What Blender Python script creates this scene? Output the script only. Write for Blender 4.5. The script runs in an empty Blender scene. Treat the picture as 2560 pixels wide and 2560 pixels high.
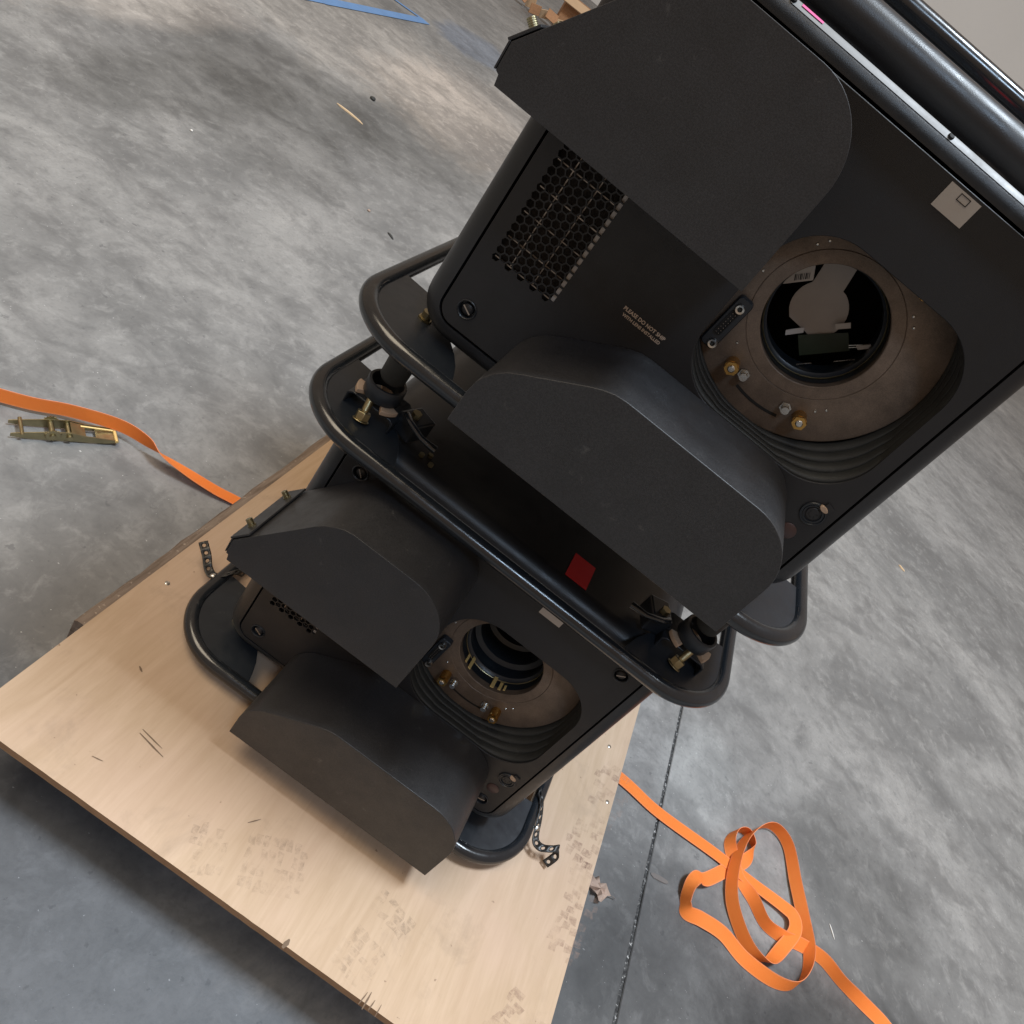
import bpy, bmesh, math, random
from mathutils import Vector, Matrix, noise as mnoise
random.seed(7)
S = bpy.context.scene
COL = S.collection
PI = math.pi

# ------------------------------------------------------------------ camera
cd = bpy.data.cameras.new("camera")
cam = bpy.data.objects.new("camera", cd)
COL.objects.link(cam)
CX = Vector((0.782, 0.6192, 0.0711))
R_right = Vector((0.7820, 0.2787, 0.5575))
R_down = Vector((0.6192, -0.4493, -0.6439))
R_fwd = Vector((0.0711, 0.8488, -0.5239))
m = Matrix((R_right, -R_down, -R_fwd)).transposed().to_4x4()
m.translation = Vector((-0.0843, -0.9388, 1.1829))
cam.matrix_world = m
cd.sensor_width = 36.0
cd.lens = 27.925
cd.shift_x = -0.0434
cd.shift_y = -0.0149
cd.clip_start = 0.02
cd.clip_end = 200
S.camera = cam

# ------------------------------------------------------------------ light
w = bpy.data.worlds.new("World"); S.world = w; w.use_nodes = True
bg = w.node_tree.nodes["Background"]
bg.inputs[0].default_value = (1.0, 0.74, 0.54, 1)
bg.inputs[1].default_value = 0.33

def area(name, loc, target, size, power, col, size_y=None):
    l = bpy.data.lights.new(name, 'AREA')
    l.energy = power; l.size = size; l.color = col
    if size_y: l.shape = 'RECTANGLE'; l.size_y = size_y
    o = bpy.data.objects.new(name, l); COL.objects.link(o)
    o.location = loc
    o.rotation_euler = (Vector(target) - Vector(loc)).to_track_quat('-Z', 'Y').to_euler()
    return o
area("roof_light", (2.3, 0.7, 12.0), (0, 0.2, 0), 2.6, 1560, (0.84, 0.96, 1.08))
area("front_bay_lamp", (1.2, -6.0, 8.0), (0, 0, 1.0), 1.4, 150, (0.66, 0.88, 1.15))
area("left_skylight", (-5.0, -1.2, 10.0), (0, 0.2, 0), 6.0, 660, (1.0, 0.86, 0.66))

S.view_settings.view_transform = 'Standard'
S.view_settings.look = 'None'
S.view_settings.exposure = 0.0
S.view_settings.gamma = 1.0

# ------------------------------------------------------------------ materials
def nodes_of(name):
    mt = bpy.data.materials.new(name); mt.use_nodes = True
    nt = mt.node_tree
    return mt, nt, nt.nodes["Principled BSDF"]

def add(nt, t, **kw):
    n = nt.nodes.new(t)
    for k, v in kw.items(): setattr(n, k, v)
    return n

def noise_n(nt, vec, scale, detail=6, rough=.55, dist=0.0):
    n = add(nt, "ShaderNodeTexNoise")
    n.inputs["Scale"].default_value = scale; n.inputs["Detail"].default_value = detail
    n.inputs["Roughness"].default_value = rough; n.inputs["Distortion"].default_value = dist
    if vec is not None: nt.links.new(vec, n.inputs["Vector"])
    return n.outputs["Fac"]

def ramp(nt, fac, stops):
    r = add(nt, "ShaderNodeValToRGB"); e = r.color_ramp.elements
    while len(e) < len(stops): e.new(0.5)
    for el, (p, c) in zip(e, stops):
        el.position = p; el.color = (c, c, c, 1) if isinstance(c, (int, float)) else (*c, 1)
    nt.links.new(fac, r.inputs[0]); return r.outputs[0]

def mixc(nt, fac, a, b, blend='MIX'):
    n = add(nt, "ShaderNodeMix", data_type='RGBA', blend_type=blend)
    n.clamp_factor = True
    for i, v in ((0, fac), (6, a), (7, b)):
        if hasattr(v, "links"): nt.links.new(v, n.inputs[i])
        elif i == 0: n.inputs[0].default_value = v
        else: n.inputs[i].default_value = (*v, 1)
    return n.outputs[2]

def bump(nt, b, h, strength, dist):
    n = add(nt, "ShaderNodeBump"); n.inputs["Strength"].default_value = strength; n.inputs["Distance"].default_value = dist
    nt.links.new(h, n.inputs["Height"]); nt.links.new(n.outputs[0], b.inputs["Normal"])

def objco(nt):
    return add(nt, "ShaderNodeTexCoord").outputs["Object"]

def paint(name, col, rough, grain=0.0, metal=0.0, var=.25, scuff=0.0, scale=14, spec=.5, bumpd=.0004, gscale=900):
    mt, nt, b = nodes_of(name)
    oc = objco(nt)
    n1 = noise_n(nt, oc, scale, 6, .6)
    c = mixc(nt, n1, tuple(v * (1 - var) for v in col), tuple(min(1, v * (1 + var)) for v in col))
    if grain:
        g = noise_n(nt, oc, gscale, 2, .5)
        c = mixc(nt, ramp(nt, g, [(.35, 0.0), (.65, 1.0)]), mixc(nt, 1.0, c, (1 - grain,) * 3, 'MULTIPLY'), c)
        bump(nt, b, g, .35, bumpd)
    if scuff:
        s = noise_n(nt, oc, 55, 8, .75, .4)
        f = ramp(nt, s, [(.62, 0.0), (.72, scuff)])
        c = mixc(nt, f, c, (.32, .31, .29))
    nt.links.new(c, b.inputs["Base Color"])
    rr = ramp(nt, noise_n(nt, oc, scale * 2.3, 5, .65), [(.3, max(0.03, rough - .07)), (.7, min(1, rough + .08))])
    nt.links.new(rr, b.inputs["Roughness"])
    b.inputs["Metallic"].default_value = metal
    b.inputs["Specular IOR Level"].default_value = spec
    return mt

M = {}
M['shell'] = paint('shell_paint', (.019, .020, .023), .36, .12, scuff=.06)
M['panel'] = paint('panel_paint', (.019, .019, .021), .48, .25, scuff=.03, spec=.42)
M['hood'] = paint('hood_powder_coat', (.033, .033, .0355), .43, .4, var=.30, scuff=.12, spec=.5, gscale=620)
M['tube'] = paint('tube_gloss_black', (.011, .014, .018), .2, spec=.75, var=.3, scuff=.10, scale=20)
M['plate'] = paint('plate_black', (.015, .019, .025), .36, .1, scuff=.10, scale=22)
M['rubber'] = paint('bellows_rubber', (.030, .031, .029), .62, .3, var=.4, scuff=.12, scale=30)
M['dark'] = paint('interior_black', (.006, .006, .006), .7)
M['lensplate'] = paint('lens_plate_anodised', (.175, .13, .098), .5, .25, metal=.3, var=.6, scale=34)
M['brass'] = paint('brass', (.60, .36, .11), .3, metal=1.0, var=.25, scale=60)
M['zinc'] = paint('yellow_zinc', (.38, .33, .20), .38, metal=1.0, var=.35, scale=40)
M['steel'] = paint('bright_steel', (.62, .62, .60), .26, metal=1.0, var=.15, scale=60)
M['tan'] = paint('tan_plastic', (.42, .30, .21), .5, var=.15)
M['label'] = paint('label_paper', (.50, .47, .45), .55, var=.05)
M['flag'] = paint('flag_metal', (.40, .36, .335), .5, var=.12, scale=40)
M['red'] = paint('red_label', (.62, .02, .028), .4, var=.1)
M['button'] = paint('dark_red_button', (.055, .028, .026), .4, var=.1)
M['pcb'] = paint('green_board', (.010, .022, .008), .5, var=.3)
M['white_text'] = paint('white_print', (.62, .52, .44), .6, var=.05)
M['ink'] = paint('black_ink', (.02, .018, .017), .6)
M['pink'] = paint('pink_tape', (.75, .07, .28), .5, var=.08)
M['strip'] = paint('grey_strip', (.19, .19, .19), .45, var=.06)
M['gold'] = paint('gold_tab', (.85, .62, .25), .4, metal=.35, var=.1)
M['foam'] = paint('filter_foam', (.034, .027, .022), .9, .5, var=.5, scale=60, gscale=500)
M['wire'] = paint('wire_mesh', (.40, .34, .29), .4, metal=.7)
M['blue'] = paint('blue_tape', (.12, .24, .46), .55, var=.2, scale=8)
M['splinter'] = paint('pale_splinter', (.62, .46, .29), .7, var=.2, scale=30)
M['leaf'] = paint('dry_leaf', (.40, .29, .23), .75, var=.35, scale=60)
M['pebble'] = paint('dark_grit', (.035, .036, .034), .8)
M['chip'] = paint('paint_chip', (.17, .15, .14), .7)
M['gouge'] = paint('gouged_wood', (.17, .115, .075), .8)
M['white_chip'] = paint('white_scrap', (.72, .70, .66), .7)
M['card'] = paint('cardboard', (.42, .22, .11), .8, .15, var=.2, scale=6, gscale=60)
M['card_pale'] = paint('cardboard_pale', (.52, .36, .22), .8, var=.15, scale=9)
M['case'] = paint('case_black', (.015, .015, .016), .5)
M['wall'] = paint('wall_paint', (.72, .71, .69), .8, var=.06, scale=.6)
M['hanger'] = paint('hanger_strap_black', (.022, .021, .02), .4, scuff=.1)

def strap_mat():
    mt, nt, b = nodes_of('orange_webbing')
    uv = add(nt, "ShaderNodeUVMap").outputs[0]
    sx = add(nt, "ShaderNodeSeparateXYZ"); nt.links.new(uv, sx.inputs[0])
    wv = add(nt, "ShaderNodeTexWave", wave_type='BANDS', bands_direction='X')
    wv.inputs["Scale"].default_value = 150; nt.links.new(uv, wv.inputs["Vector"])
    wv.inputs["Distortion"].default_value = .6
    n = noise_n(nt, objco(nt), 9, 5, .6)
    c = mixc(nt, n, (1.0, .24, .045), (1.0, .33, .07))
    c = mixc(nt, ramp(nt, wv.outputs["Fac"], [(.2, .30), (.6, 0.0)]), c, (1.0, .15, .03))
    edge = add(nt, "ShaderNodeMath", operation='PINGPONG'); edge.inputs[1].default_value = .5
    nt.links.new(sx.outputs["Y"], edge.inputs[0])
    c = mixc(nt, ramp(nt, edge.outputs[0], [(.03, .6), (.09, 0.0)]), c, (1.0, .36, .18))
    nt.links.new(c, b.inputs["Base Color"])
    b.inputs["Roughness"].default_value = .55
    b.inputs["Specular IOR Level"].default_value = .2
    bump(nt, b, wv.outputs["Fac"], .4, .0006)
    tr = add(nt, "ShaderNodeBsdfTranslucent"); tr.inputs[0].default_value = (1.0, .12, .03, 1)
    ms = add(nt, "ShaderNodeMixShader"); ms.inputs[0].default_value = .10
    nt.links.new(b.outputs[0], ms.inputs[1]); nt.links.new(tr.outputs[0], ms.inputs[2])
    nt.links.new(ms.outputs[0], nt.nodes["Material Output"].inputs["Surface"])
    return mt
M['strap'] = strap_mat()

def plywood_mat():
    mt, nt, b = nodes_of('plywood_face')
    oc = objco(nt)
    mp = add(nt, "ShaderNodeMapping"); nt.links.new(oc, mp.inputs[0])
    mp.inputs["Rotation"].default_value = (0, 0, .04)
    mp.inputs["Scale"].default_value = (16, 2.0, 6)
    g1 = noise_n(nt, mp.outputs[0], 2.2, 10, .62, .8)
    mp2 = add(nt, "ShaderNodeMapping"); nt.links.new(oc, mp2.inputs[0])
    mp2.inputs["Scale"].default_value = (90, 5, 30)
    g2 = noise_n(nt, mp2.outputs[0], 2.5, 5, .6)
    c = mixc(nt, ramp(nt, g1, [(.25, 0.0), (.75, 1.0)]), (.455, .325, .215), (.565, .42, .30))
    c = mixc(nt, ramp(nt, g2, [(.33, .20), (.55, 0.0)]), c, (.40, .28, .175))
    big = noise_n(nt, oc, 3.0, 4, .5, .3)
    c = mixc(nt, ramp(nt, big, [(.45, 0.0), (.75, .5)]), c, (.57, .40, .315))
    grime = noise_n(nt, oc, 7, 8, .68, .5)
    c = mixc(nt, ramp(nt, grime, [(.56, 0.0), (.74, .45)]), c, (.28, .205, .15))
    spk = noise_n(nt, oc, 70, 3, .5)
    c = mixc(nt, ramp(nt, spk, [(.735, 0.0), (.76, .7)]), c, (.22, .14, .09))
    nt.links.new(c, b.inputs["Base Color"])
    b.inputs["Roughness"].default_value = .62
    b.inputs["Specular IOR Level"].default_value = .3
    bump(nt, b, g2, .25, .001)
    return mt
M['ply'] = plywood_mat()

def plyedge_mat():
    mt, nt, b = nodes_of('plywood_edge')
    oc = objco(nt)
    sx = add(nt, "ShaderNodeSeparateXYZ"); nt.links.new(oc, sx.inputs[0])
    wv = add(nt, "ShaderNodeMath", operation='MULTIPLY'); wv.inputs[1].default_value = 330
    nt.links.new(sx.outputs["Z"], wv.inputs[0])
    fr = add(nt, "ShaderNodeMath", operation='FRACT'); nt.links.new(wv.outputs[0], fr.inputs[0])
    n = noise_n(nt, oc, 30, 6, .7)
    c = mixc(nt, ramp(nt, fr.outputs[0], [(.45, 0.0), (.55, 1.0)]), (.33, .19, .10), (.48, .30, .17))
    c = mixc(nt, ramp(nt, n, [(.35, .45), (.65, 0.0)]), c, (.22, .12, .06))
    nt.links.new(c, b.inputs["Base Color"]); b.inputs["Roughness"].default_value = .8
    return mt
M['plyedge'] = plyedge_mat()

def timber_mat():
    mt, nt, b = nodes_of('weathered_timber')
    oc = objco(nt)
    mp = add(nt, "ShaderNodeMapping"); nt.links.new(oc, mp.inputs[0]); mp.inputs["Scale"].default_value = (30, 2.5, 30)
    g = noise_n(nt, mp.outputs[0], 3, 9, .68, .5)
    c = ramp(nt, g, [(.25, (.085, .062, .045)), (.5, (.19, .145, .115)), (.75, (.30, .245, .20))])
    f = noise_n(nt, oc, 120, 4, .6)
    c = mixc(nt, ramp(nt, f, [(.64, 0.0), (.72, .7)]), c, (.5, .42, .35))
    nt.links.new(c, b.inputs["Base Color"]); b.inputs["Roughness"].default_value = .85
    bump(nt, b, g, .7, .004)
    return mt
M['timber'] = timber_mat()

def dust_mat(name, col, lo, hi, amt):
    mt, nt, b = nodes_of(name)
    oc = objco(nt)
    n = noise_n(nt, oc, 130, 6, .7)
    n2 = noise_n(nt, oc, 16, 4, .6)
    ml = add(nt, "ShaderNodeMath", operation='MULTIPLY')
    nt.links.new(ramp(nt, n, [(lo, 0.0), (hi, 1.0)]), ml.inputs[0])
    nt.links.new(ramp(nt, n2, [(.38, .10 * amt), (.66, amt)]), ml.inputs[1])
    b.inputs["Base Color"].default_value = (*col, 1); b.inputs["Roughness"].default_value = .8
    nt.links.new(ml.outputs[0], b.inputs["Alpha"])
    return mt
M['print_grey'] = dust_mat('dusty_footprint_grey', (.22, .17, .13), .40, .70, .42)
M['print_brown'] = dust_mat('dusty_footprint_brown', (.32, .205, .155), .36, .66, .5)

def floor_mat():
    mt, nt, b = nodes_of('polished_concrete')
    oc = objco(nt)
    def mapped(sc, rot=0, loc=(0, 0, 0)):
        mp = add(nt, "ShaderNodeMapping"); nt.links.new(oc, mp.inputs[0])
        mp.inputs["Scale"].default_value = sc; mp.inputs["Rotation"].default_value = (0, 0, rot); mp.inputs["Location"].default_value = loc
        return mp.outputs[0]
    a = noise_n(nt, mapped((1, 1, 1), .5, (3.1, 1.7, 0)), 1.15, 7, .58, .7)
    c = ramp(nt, a, [(.30, (.125, .124, .123)), (.46, (.205, .202, .197)), (.60, (.268, .262, .254)), (.75, (.325, .315, .303))])
    sw = noise_n(nt, mapped((1.0, 1.4, 1), .45), 5.5, 9, .66, .5)
    c = mixc(nt, ramp(nt, sw, [(.36, .70), (.56, 0.0)]), c, (.125, .124, .123))
    sw2 = noise_n(nt, mapped((1.3, 1, 1), -.3, (7, 2, 0)), 17, 8, .7, .4)
    c = mixc(nt, ramp(nt, sw2, [(.52, 0.0), (.72, .5)]), c, (.36, .353, .342))
    c = mixc(nt, ramp(nt, sw2, [(.30, .5), (.45, 0.0)]), c, (.115, .115, .115))
    f = noise_n(nt, oc, 95, 5, .65)
    c = mixc(nt, ramp(nt, f, [(.30, .32), (.50, 0.0)]), c, (.12, .12, .122))
    sp = noise_n(nt, oc, 150, 3, .5)
    c = mixc(nt, ramp(nt, sp, [(.735, 0.0), (.76, .75)]), c, (.62, .61, .59))
    c = mixc(nt, ramp(nt, noise_n(nt, mapped((1, 1, 1), 0, (5, 5, 1)), 32, 4, .6), [(.655, 0.0), (.70, .5)]), c, (.09, .09, .093))
    vo = add(nt, "ShaderNodeTexVoronoi", feature='DISTANCE_TO_EDGE'); vo.inputs["Scale"].default_value = .55
    wob = add(nt, "ShaderNodeTexNoise"); wob.inputs["Scale"].default_value = 2.2; wob.inputs["Detail"].default_value = 6; nt.links.new(oc, wob.inputs["Vector"])
    wa = add(nt, "ShaderNodeVectorMath", operation='MULTIPLY_ADD'); nt.links.new(wob.outputs["Color"], wa.inputs[0]); wa.inputs[1].default_value = (.35, .35, 0); nt.links.new(oc, wa.inputs[2])
    nt.links.new(wa.outputs[0], vo.inputs["Vector"])
    gate = noise_n(nt, oc, .9, 2, .5)
    cm = add(nt, "ShaderNodeMath", operation='MULTIPLY'); nt.links.new(ramp(nt, vo.outputs["Distance"], [(.0010, .22), (.0022, 0.0)]), cm.inputs[0]); nt.links.new(ramp(nt, gate, [(.48, 0.0), (.56, 1.0)]), cm.inputs[1])
    c = mixc(nt, cm.outputs[0], c, (.08, .08, .08))
    # stains, and shade painted into the near floor, as patches: (x, y, radius x, radius y, strength, colour)
    def stain_shade(cx, cy, rx, ry, amt, col, c, ns=2.6, wob=.45):
        mp = add(nt, "ShaderNodeMapping"); nt.links.new(oc, mp.inputs[0])
        mp.inputs["Location"].default_value = (-cx / rx, -cy / ry, 0); mp.inputs["Scale"].default_value = (1 / rx, 1 / ry, 0)
        ln = add(nt, "ShaderNodeVectorMath", operation='LENGTH'); nt.links.new(mp.outputs[0], ln.inputs[0])
        nn = noise_n(nt, oc, ns, 7, .65, .8)
        ad = add(nt, "ShaderNodeMath", operation='MULTIPLY_ADD'); nt.links.new(nn, ad.inputs[0]); ad.inputs[1].default_value = wob * 2
        nt.links.new(ln.outputs["Value"], ad.inputs[2])
        hf = add(nt, "ShaderNodeMath", operation='MULTIPLY'); hf.inputs[1].default_value = .4
        nt.links.new(ad.outputs[0], hf.inputs[0])
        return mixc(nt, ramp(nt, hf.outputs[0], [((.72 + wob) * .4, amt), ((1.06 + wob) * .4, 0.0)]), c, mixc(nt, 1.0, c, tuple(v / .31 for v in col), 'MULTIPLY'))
    c = stain_shade(-2.05, 2.75, .62, .52, .62, (.150, .150, .148), c)
    c = stain_shade(-1.55, 3.35, .50, .55, .55, (.155, .155, .152), c)
    c = stain_shade(-1.62, 2.15, .34, .40, .40, (.17, .17, .168), c)
    c = stain_shade(-2.05, 2.1, .26, .75, .6, (.165, .165, .163), c, 3)
    c = stain_shade(-2.72, 2.5, .34, .85, .85, (.50, .47, .445), c, 3)
    c = stain_shade(-2.55, 4.2, 1.5, 1.0, .55, (.47, .445, .42), c)
    c = stain_shade(-1.55, 4.6, .8, 1.2, .50, (.47, .425, .39), c)
    c = stain_shade(.86, .70, .14, .22, .55, (.46, .47, .47), c, 6)
    c = stain_shade(1.45, .75, .30, .26, .5, (.16, .16, .16), c, 4)
    c = stain_shade(1.30, .20, .16, .18, .45, (.13, .13, .13), c, 6)
    c = stain_shade(-2.45, 6.2, .35, .55, .5, (.16, .22, .33), c, 3)
    c = stain_shade(-.35, -.75, 1.05, .62, 1.0, (.112, .121, .138), c, 2.2)  # shadow of the person at the camera, painted as bluish darkening
    c = stain_shade(.95, -.05, .55, .50, .9, (.135, .138, .144), c, 3)  # darker tone over the near floor at lower right
    c = stain_shade(1.55, .05, .6, .45, .95, (.135, .135, .137), c, 3)  # same darker tone, further right
    c = stain_shade(.70, .05, .07, .13, .5, (.15, .155, .16), c, 6)
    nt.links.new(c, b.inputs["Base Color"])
    nt.links.new(ramp(nt, sw, [(.3, .42), (.7, .62)]), b.inputs["Roughness"])
    b.inputs["Specular IOR Level"].default_value = .4
    hh = add(nt, "ShaderNodeMath", operation='MULTIPLY_ADD'); hh.inputs[1].default_value = .4
    nt.links.new(f, hh.inputs[0]); nt.links.new(sw2, hh.inputs[2])
    bump(nt, b, hh.outputs[0], .12, .004)
    return mt
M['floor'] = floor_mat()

def joint_mat():
    mt, nt, b = nodes_of('joint_filler')
    n = noise_n(nt, objco(nt), 110, 4, .7)
    c = ramp(nt, n, [(.40, (.02, .02, .021)), (.56, (.07, .07, .07)), (.62, (.42, .41, .40)), (.75, (.62, .61, .6))])
    nt.links.new(c, b.inputs["Base Color"]); b.inputs["Roughness"].default_value = .8
    bump(nt, b, n, .8, .004)
    return mt
M['joint'] = joint_mat()

# ------------------------------------------------------------------ mesh helpers
def BM(): return bmesh.new()

def obj(name, bm, mat, parent=None, smooth=35, base=None, recalc=True, label=None):
    if recalc: bmesh.ops.recalc_face_normals(bm, faces=bm.faces[:])
    me = bpy.data.meshes.new(name)
    bm.to_mesh(me); bm.free()
    for mm in (mat if isinstance(mat, (list, tuple)) else [mat]): me.materials.append(mm)
    if smooth:
        me.shade_smooth(); me.set_sharp_from_angle(angle=math.radians(smooth))
    o = bpy.data.objects.new(name, me); COL.objects.link(o)
    if parent:
        o.parent = parent
        if parent.type == 'EMPTY': o.location = -Vector(parent['_base']) if '_base' in parent else (0, 0, 0)
    if label: o['label'] = label
    return o

def bevel(o, width, seg=2, angle=40):
    md = o.modifiers.new("bevel", 'BEVEL'); md.width = width; md.segments = seg
    md.limit_method = 'ANGLE'; md.angle_limit = math.radians(angle); md.harden_normals = False
    return o

def tag(o, label, cat, group=None, kind=None):
    o['label'] = label
    if cat: o['category'] = cat
    if group: o['group'] = group
    if kind: o['kind'] = kind
    return o

BASES = {}
def thing(name, label, cat, base=(0, 0, 0), lift=0.0, group=None):
    """Empty at the thing's base; meshes of its parts are written in the frame shifted by lift."""
    o = bpy.data.objects.new(name, None); COL.objects.link(o)
    o.empty_display_size = .05
    o.location = (base[0], base[1], base[2] + lift)
    o['_base'] = base
    tag(o, label, cat, group)
    return o

def box(bm, c, s, rot=None, mi=0):
    mt = Matrix.Translation(c)
    if rot is not None: mt = mt @ (rot if isinstance(rot, Matrix) else Matrix.Rotation(rot, 4, 'Z'))
    r = bmesh.ops.create_cube(bm, size=1.0, matrix=mt @ Matrix.Diagonal((s[0], s[1], s[2], 1)))
    for v in r['verts']:
        for f in v.link_faces: f.material_index = mi
    return r

def cyl(bm, a, b, r0, r1=None, n=20, caps=True):
    a = Vector(a); b = Vector(b); d = b - a
    r1 = r0 if r1 is None else r1
    q = d.to_track_quat('Z', 'Y').to_matrix().to_4x4()
    return bmesh.ops.create_cone(bm, cap_ends=caps, segments=n, radius1=r0, radius2=r1, depth=d.length,
                                 matrix=Matrix.Translation((a + b) / 2) @ q)

def tube(bm, pts, r, n=14, closed=False, caps=True):
    pts = [Vector(p) for p in pts]; N = len(pts); rings = []
    t0 = None; up = None
    for i, p in enumerate(pts):
        if closed: t = (pts[(i + 1) % N] - pts[i - 1]).normalized()
        else: t = (pts[min(i + 1, N - 1)] - pts[max(i - 1, 0)]).normalized()
        if up is None:
            up = Vector((0, 0, 1)) if abs(t.z) < .9 else Vector((1, 0, 0))
        up = (up - t * up.dot(t)).normalized()
        s = t.cross(up)
        rr = r[i] if isinstance(r, (list, tuple)) else r
        rings.append([bm.verts.new(p + (up * math.cos(2 * PI * k / n) + s * math.sin(2 * PI * k / n)) * rr) for k in range(n)])
    for i in range(N if closed else N - 1):
        A = rings[i]; B = rings[(i + 1) % N]
        for k in range(n): bm.faces.new((A[k], A[(k + 1) % n], B[(k + 1) % n], B[k]))
    if caps and not closed:
        bm.faces.new(rings[0][::-1]); bm.faces.new(rings[-1])

def lathe(bm, prof, origin, axis, n=48, closed=False):
    """prof: list of (r, h) along axis."""
    axis = Vector(axis).normalized(); o = Vector(origin)
    u = axis.orthogonal().normalized(); v = axis.cross(u)
    rings = []
    for r, h in prof:
        if r < 1e-6: rings.append([bm.verts.new(o + axis * h)])
        else: rings.append([bm.verts.new(o + axis * h + (u * math.cos(2 * PI * k / n) + v * math.sin(2 * PI * k / n)) * r) for k in range(n)])
    for i in range(len(rings) - 1 + (1 if closed else 0)):
        A = rings[i]; B = rings[(i + 1) % len(rings)]
        for k in range(n):
            a0, a1 = A[k % len(A)], A[(k + 1) % len(A)]; b0, b1 = B[k % len(B)], B[(k + 1) % len(B)]
            vs = []
            for q in (a0, a1, b1, b0):
                if q not in vs: vs.append(q)
            if len(vs) > 2: bm.faces.new(vs)

def loops(bm, rings, close_ends=(False, False)):
    R = [[bm.verts.new(p) for p in ring] for ring in rings]
    n = len(R[0])
    for A, B in zip(R[:-1], R[1:]):
        for k in range(n): bm.faces.new((A[k], A[(k + 1) % n], B[(k + 1) % n], B[k]))
    if close_ends[0]: bm.faces.new(R[0])
    if close_ends[1]: bm.faces.new(R[-1])
    return R

def rrect(x0, x1, z0, z1, r, n=8):
    out = []
    for cx, cz, a0 in ((x1 - r, z0 + r, -PI / 2), (x1 - r, z1 - r, 0), (x0 + r, z1 - r, PI / 2), (x0 + r, z0 + r, PI)):
        for k in range(n + 1):
            a = a0 + PI / 2 * k / n
            out.append((cx + r * math.cos(a), cz + r * math.sin(a)))
    return out

def sheet(bm, outline, holes, y0, y1):
    """flat XZ plate with holes between y0 (front) and y1 (back)."""
    tmp = bmesh.new()
    ed = []
    for lp in [outline] + holes:
        vs = [tmp.verts.new((x, 0, z)) for x, z in lp]
        ed += [tmp.edges.new((vs[i], vs[(i + 1) % len(vs)])) for i in range(len(vs))]
    bmesh.ops.triangle_fill(tmp, use_beauty=True, use_dissolve=False, edges=ed)
    tmp.verts.index_update()
    tris = [[v.index for v in f.verts] for f in tmp.faces]
    co = [v.co.copy() for v in tmp.verts]
    tmp.free()
    F = [bm.verts.new((c.x, y0, c.z)) for c in co]; B = [bm.verts.new((c.x, y1, c.z)) for c in co]
    for t in tris:
        bm.faces.new([F[i] for i in t]); bm.faces.new([B[i] for i in reversed(t)])
    k = 0
    for lp in [outline] + holes:
        n = len(lp)
        for i in range(n):
            a, b2 = k + i, k + (i + 1) % n
            bm.faces.new((F[a], F[b2], B[b2], B[a]))
        k += n

def prism(bm, poly, z0, z1):
    """XY polygon extruded in z."""
    A = [bm.verts.new((x, y, z0)) for x, y in poly]; B = [bm.verts.new((x, y, z1)) for x, y in poly]
    n = len(poly)
    bm.faces.new(A[::-1]); bm.faces.new(B)
    for i in range(n): bm.faces.new((A[i], A[(i + 1) % n], B[(i + 1) % n], B[i]))

def arc(cx, cz, r, a0, a1, n):
    return [(cx + r * math.cos(math.radians(a0 + (a1 - a0) * k / n)), cz + r * math.sin(math.radians(a0 + (a1 - a0) * k / n))) for k in range(n + 1)]

def copy_tree(o, parent=None):
    c = o.copy(); COL.objects.link(c)
    if parent: c.parent = parent
    for ch in list(o.children): copy_tree(ch, c)
    return c

# ------------------------------------------------------------------ setting
ZF, ZB = -0.25, -0.110        # floor, top of the board
SX = 0.764                    # control joint in the slab
bm = BM()
def quad(bm, x0, x1, y0, y1, z, nx=1, ny=1):
    g = [[bm.verts.new((x0 + (x1 - x0) * i / nx, y0 + (y1 - y0) * j / ny, z)) for i in range(nx + 1)] for j in range(ny + 1)]
    for j in range(ny):
        for i in range(nx): bm.faces.new((g[j][i], g[j][i + 1], g[j + 1][i + 1], g[j + 1][i]))
GW = .0042
prof = [(-40, ZF), (SX - GW - .002, ZF), (SX - GW, ZF - .002), (SX - GW, ZF - .012), (SX + GW, ZF - .012), (SX + GW, ZF - .002), (SX + GW + .002, ZF), (40, ZF)]
A = [bm.verts.new((x, -30, z)) for x, z in prof]; B = [bm.verts.new((x, 60, z)) for x, z in prof]
for i in range(len(prof) - 1): bm.faces.new((A[i], A[i + 1], B[i + 1], B[i]))
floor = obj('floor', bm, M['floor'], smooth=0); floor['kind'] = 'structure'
bm = BM()
N = 220
rows = []
for j in range(N + 1):
    y = -2 + 6 * j / N
    rows.append([bm.verts.new((SX + dx + random.uniform(-.0006, .0006), y, ZF - .004 + random.uniform(-.0018, .0022))) for dx in (-GW + .0003, 0, GW - .0003)])
for a, b2 in zip(rows[:-1], rows[1:]):
    for i in range(2): bm.faces.new((a[i], a[i + 1], b2[i + 1], b2[i]))
obj('joint_filler', bm, M['joint'], floor)

bm = BM(); box(bm, (2, 16, 3.2), (44, .2, 7.2))
wl = obj('wall', bm, M['wall'], smooth=0); wl['kind'] = 'structure'

# blue tape lines far off on the floor
bm = BM()
def tape(bm, p, q, wd, z):
    p = Vector((*p, z)); q = Vector((*q, z)); d = (q - p).normalized(); s = Vector((-d.y, d.x, 0)) * wd / 2
    bm.faces.new([bm.verts.new(v) for v in (p - s, q - s, q + s, p + s)])
tape(bm, (-2.95, 2.2), (-2.82, 4.28), .075, ZF + .004)
tape(bm, (-2.82, 4.28), (-2.745, 5.72), .085, ZF + .0041)
tape(bm, (-2.76, 5.70), (-3.22, 5.52), .04, ZF + .0045)
tp = obj('floor_tape', bm, M['blue'], smooth=0)
tag(tp, 'blue tape line marked on the concrete floor far behind the machines', 'tape')

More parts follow.
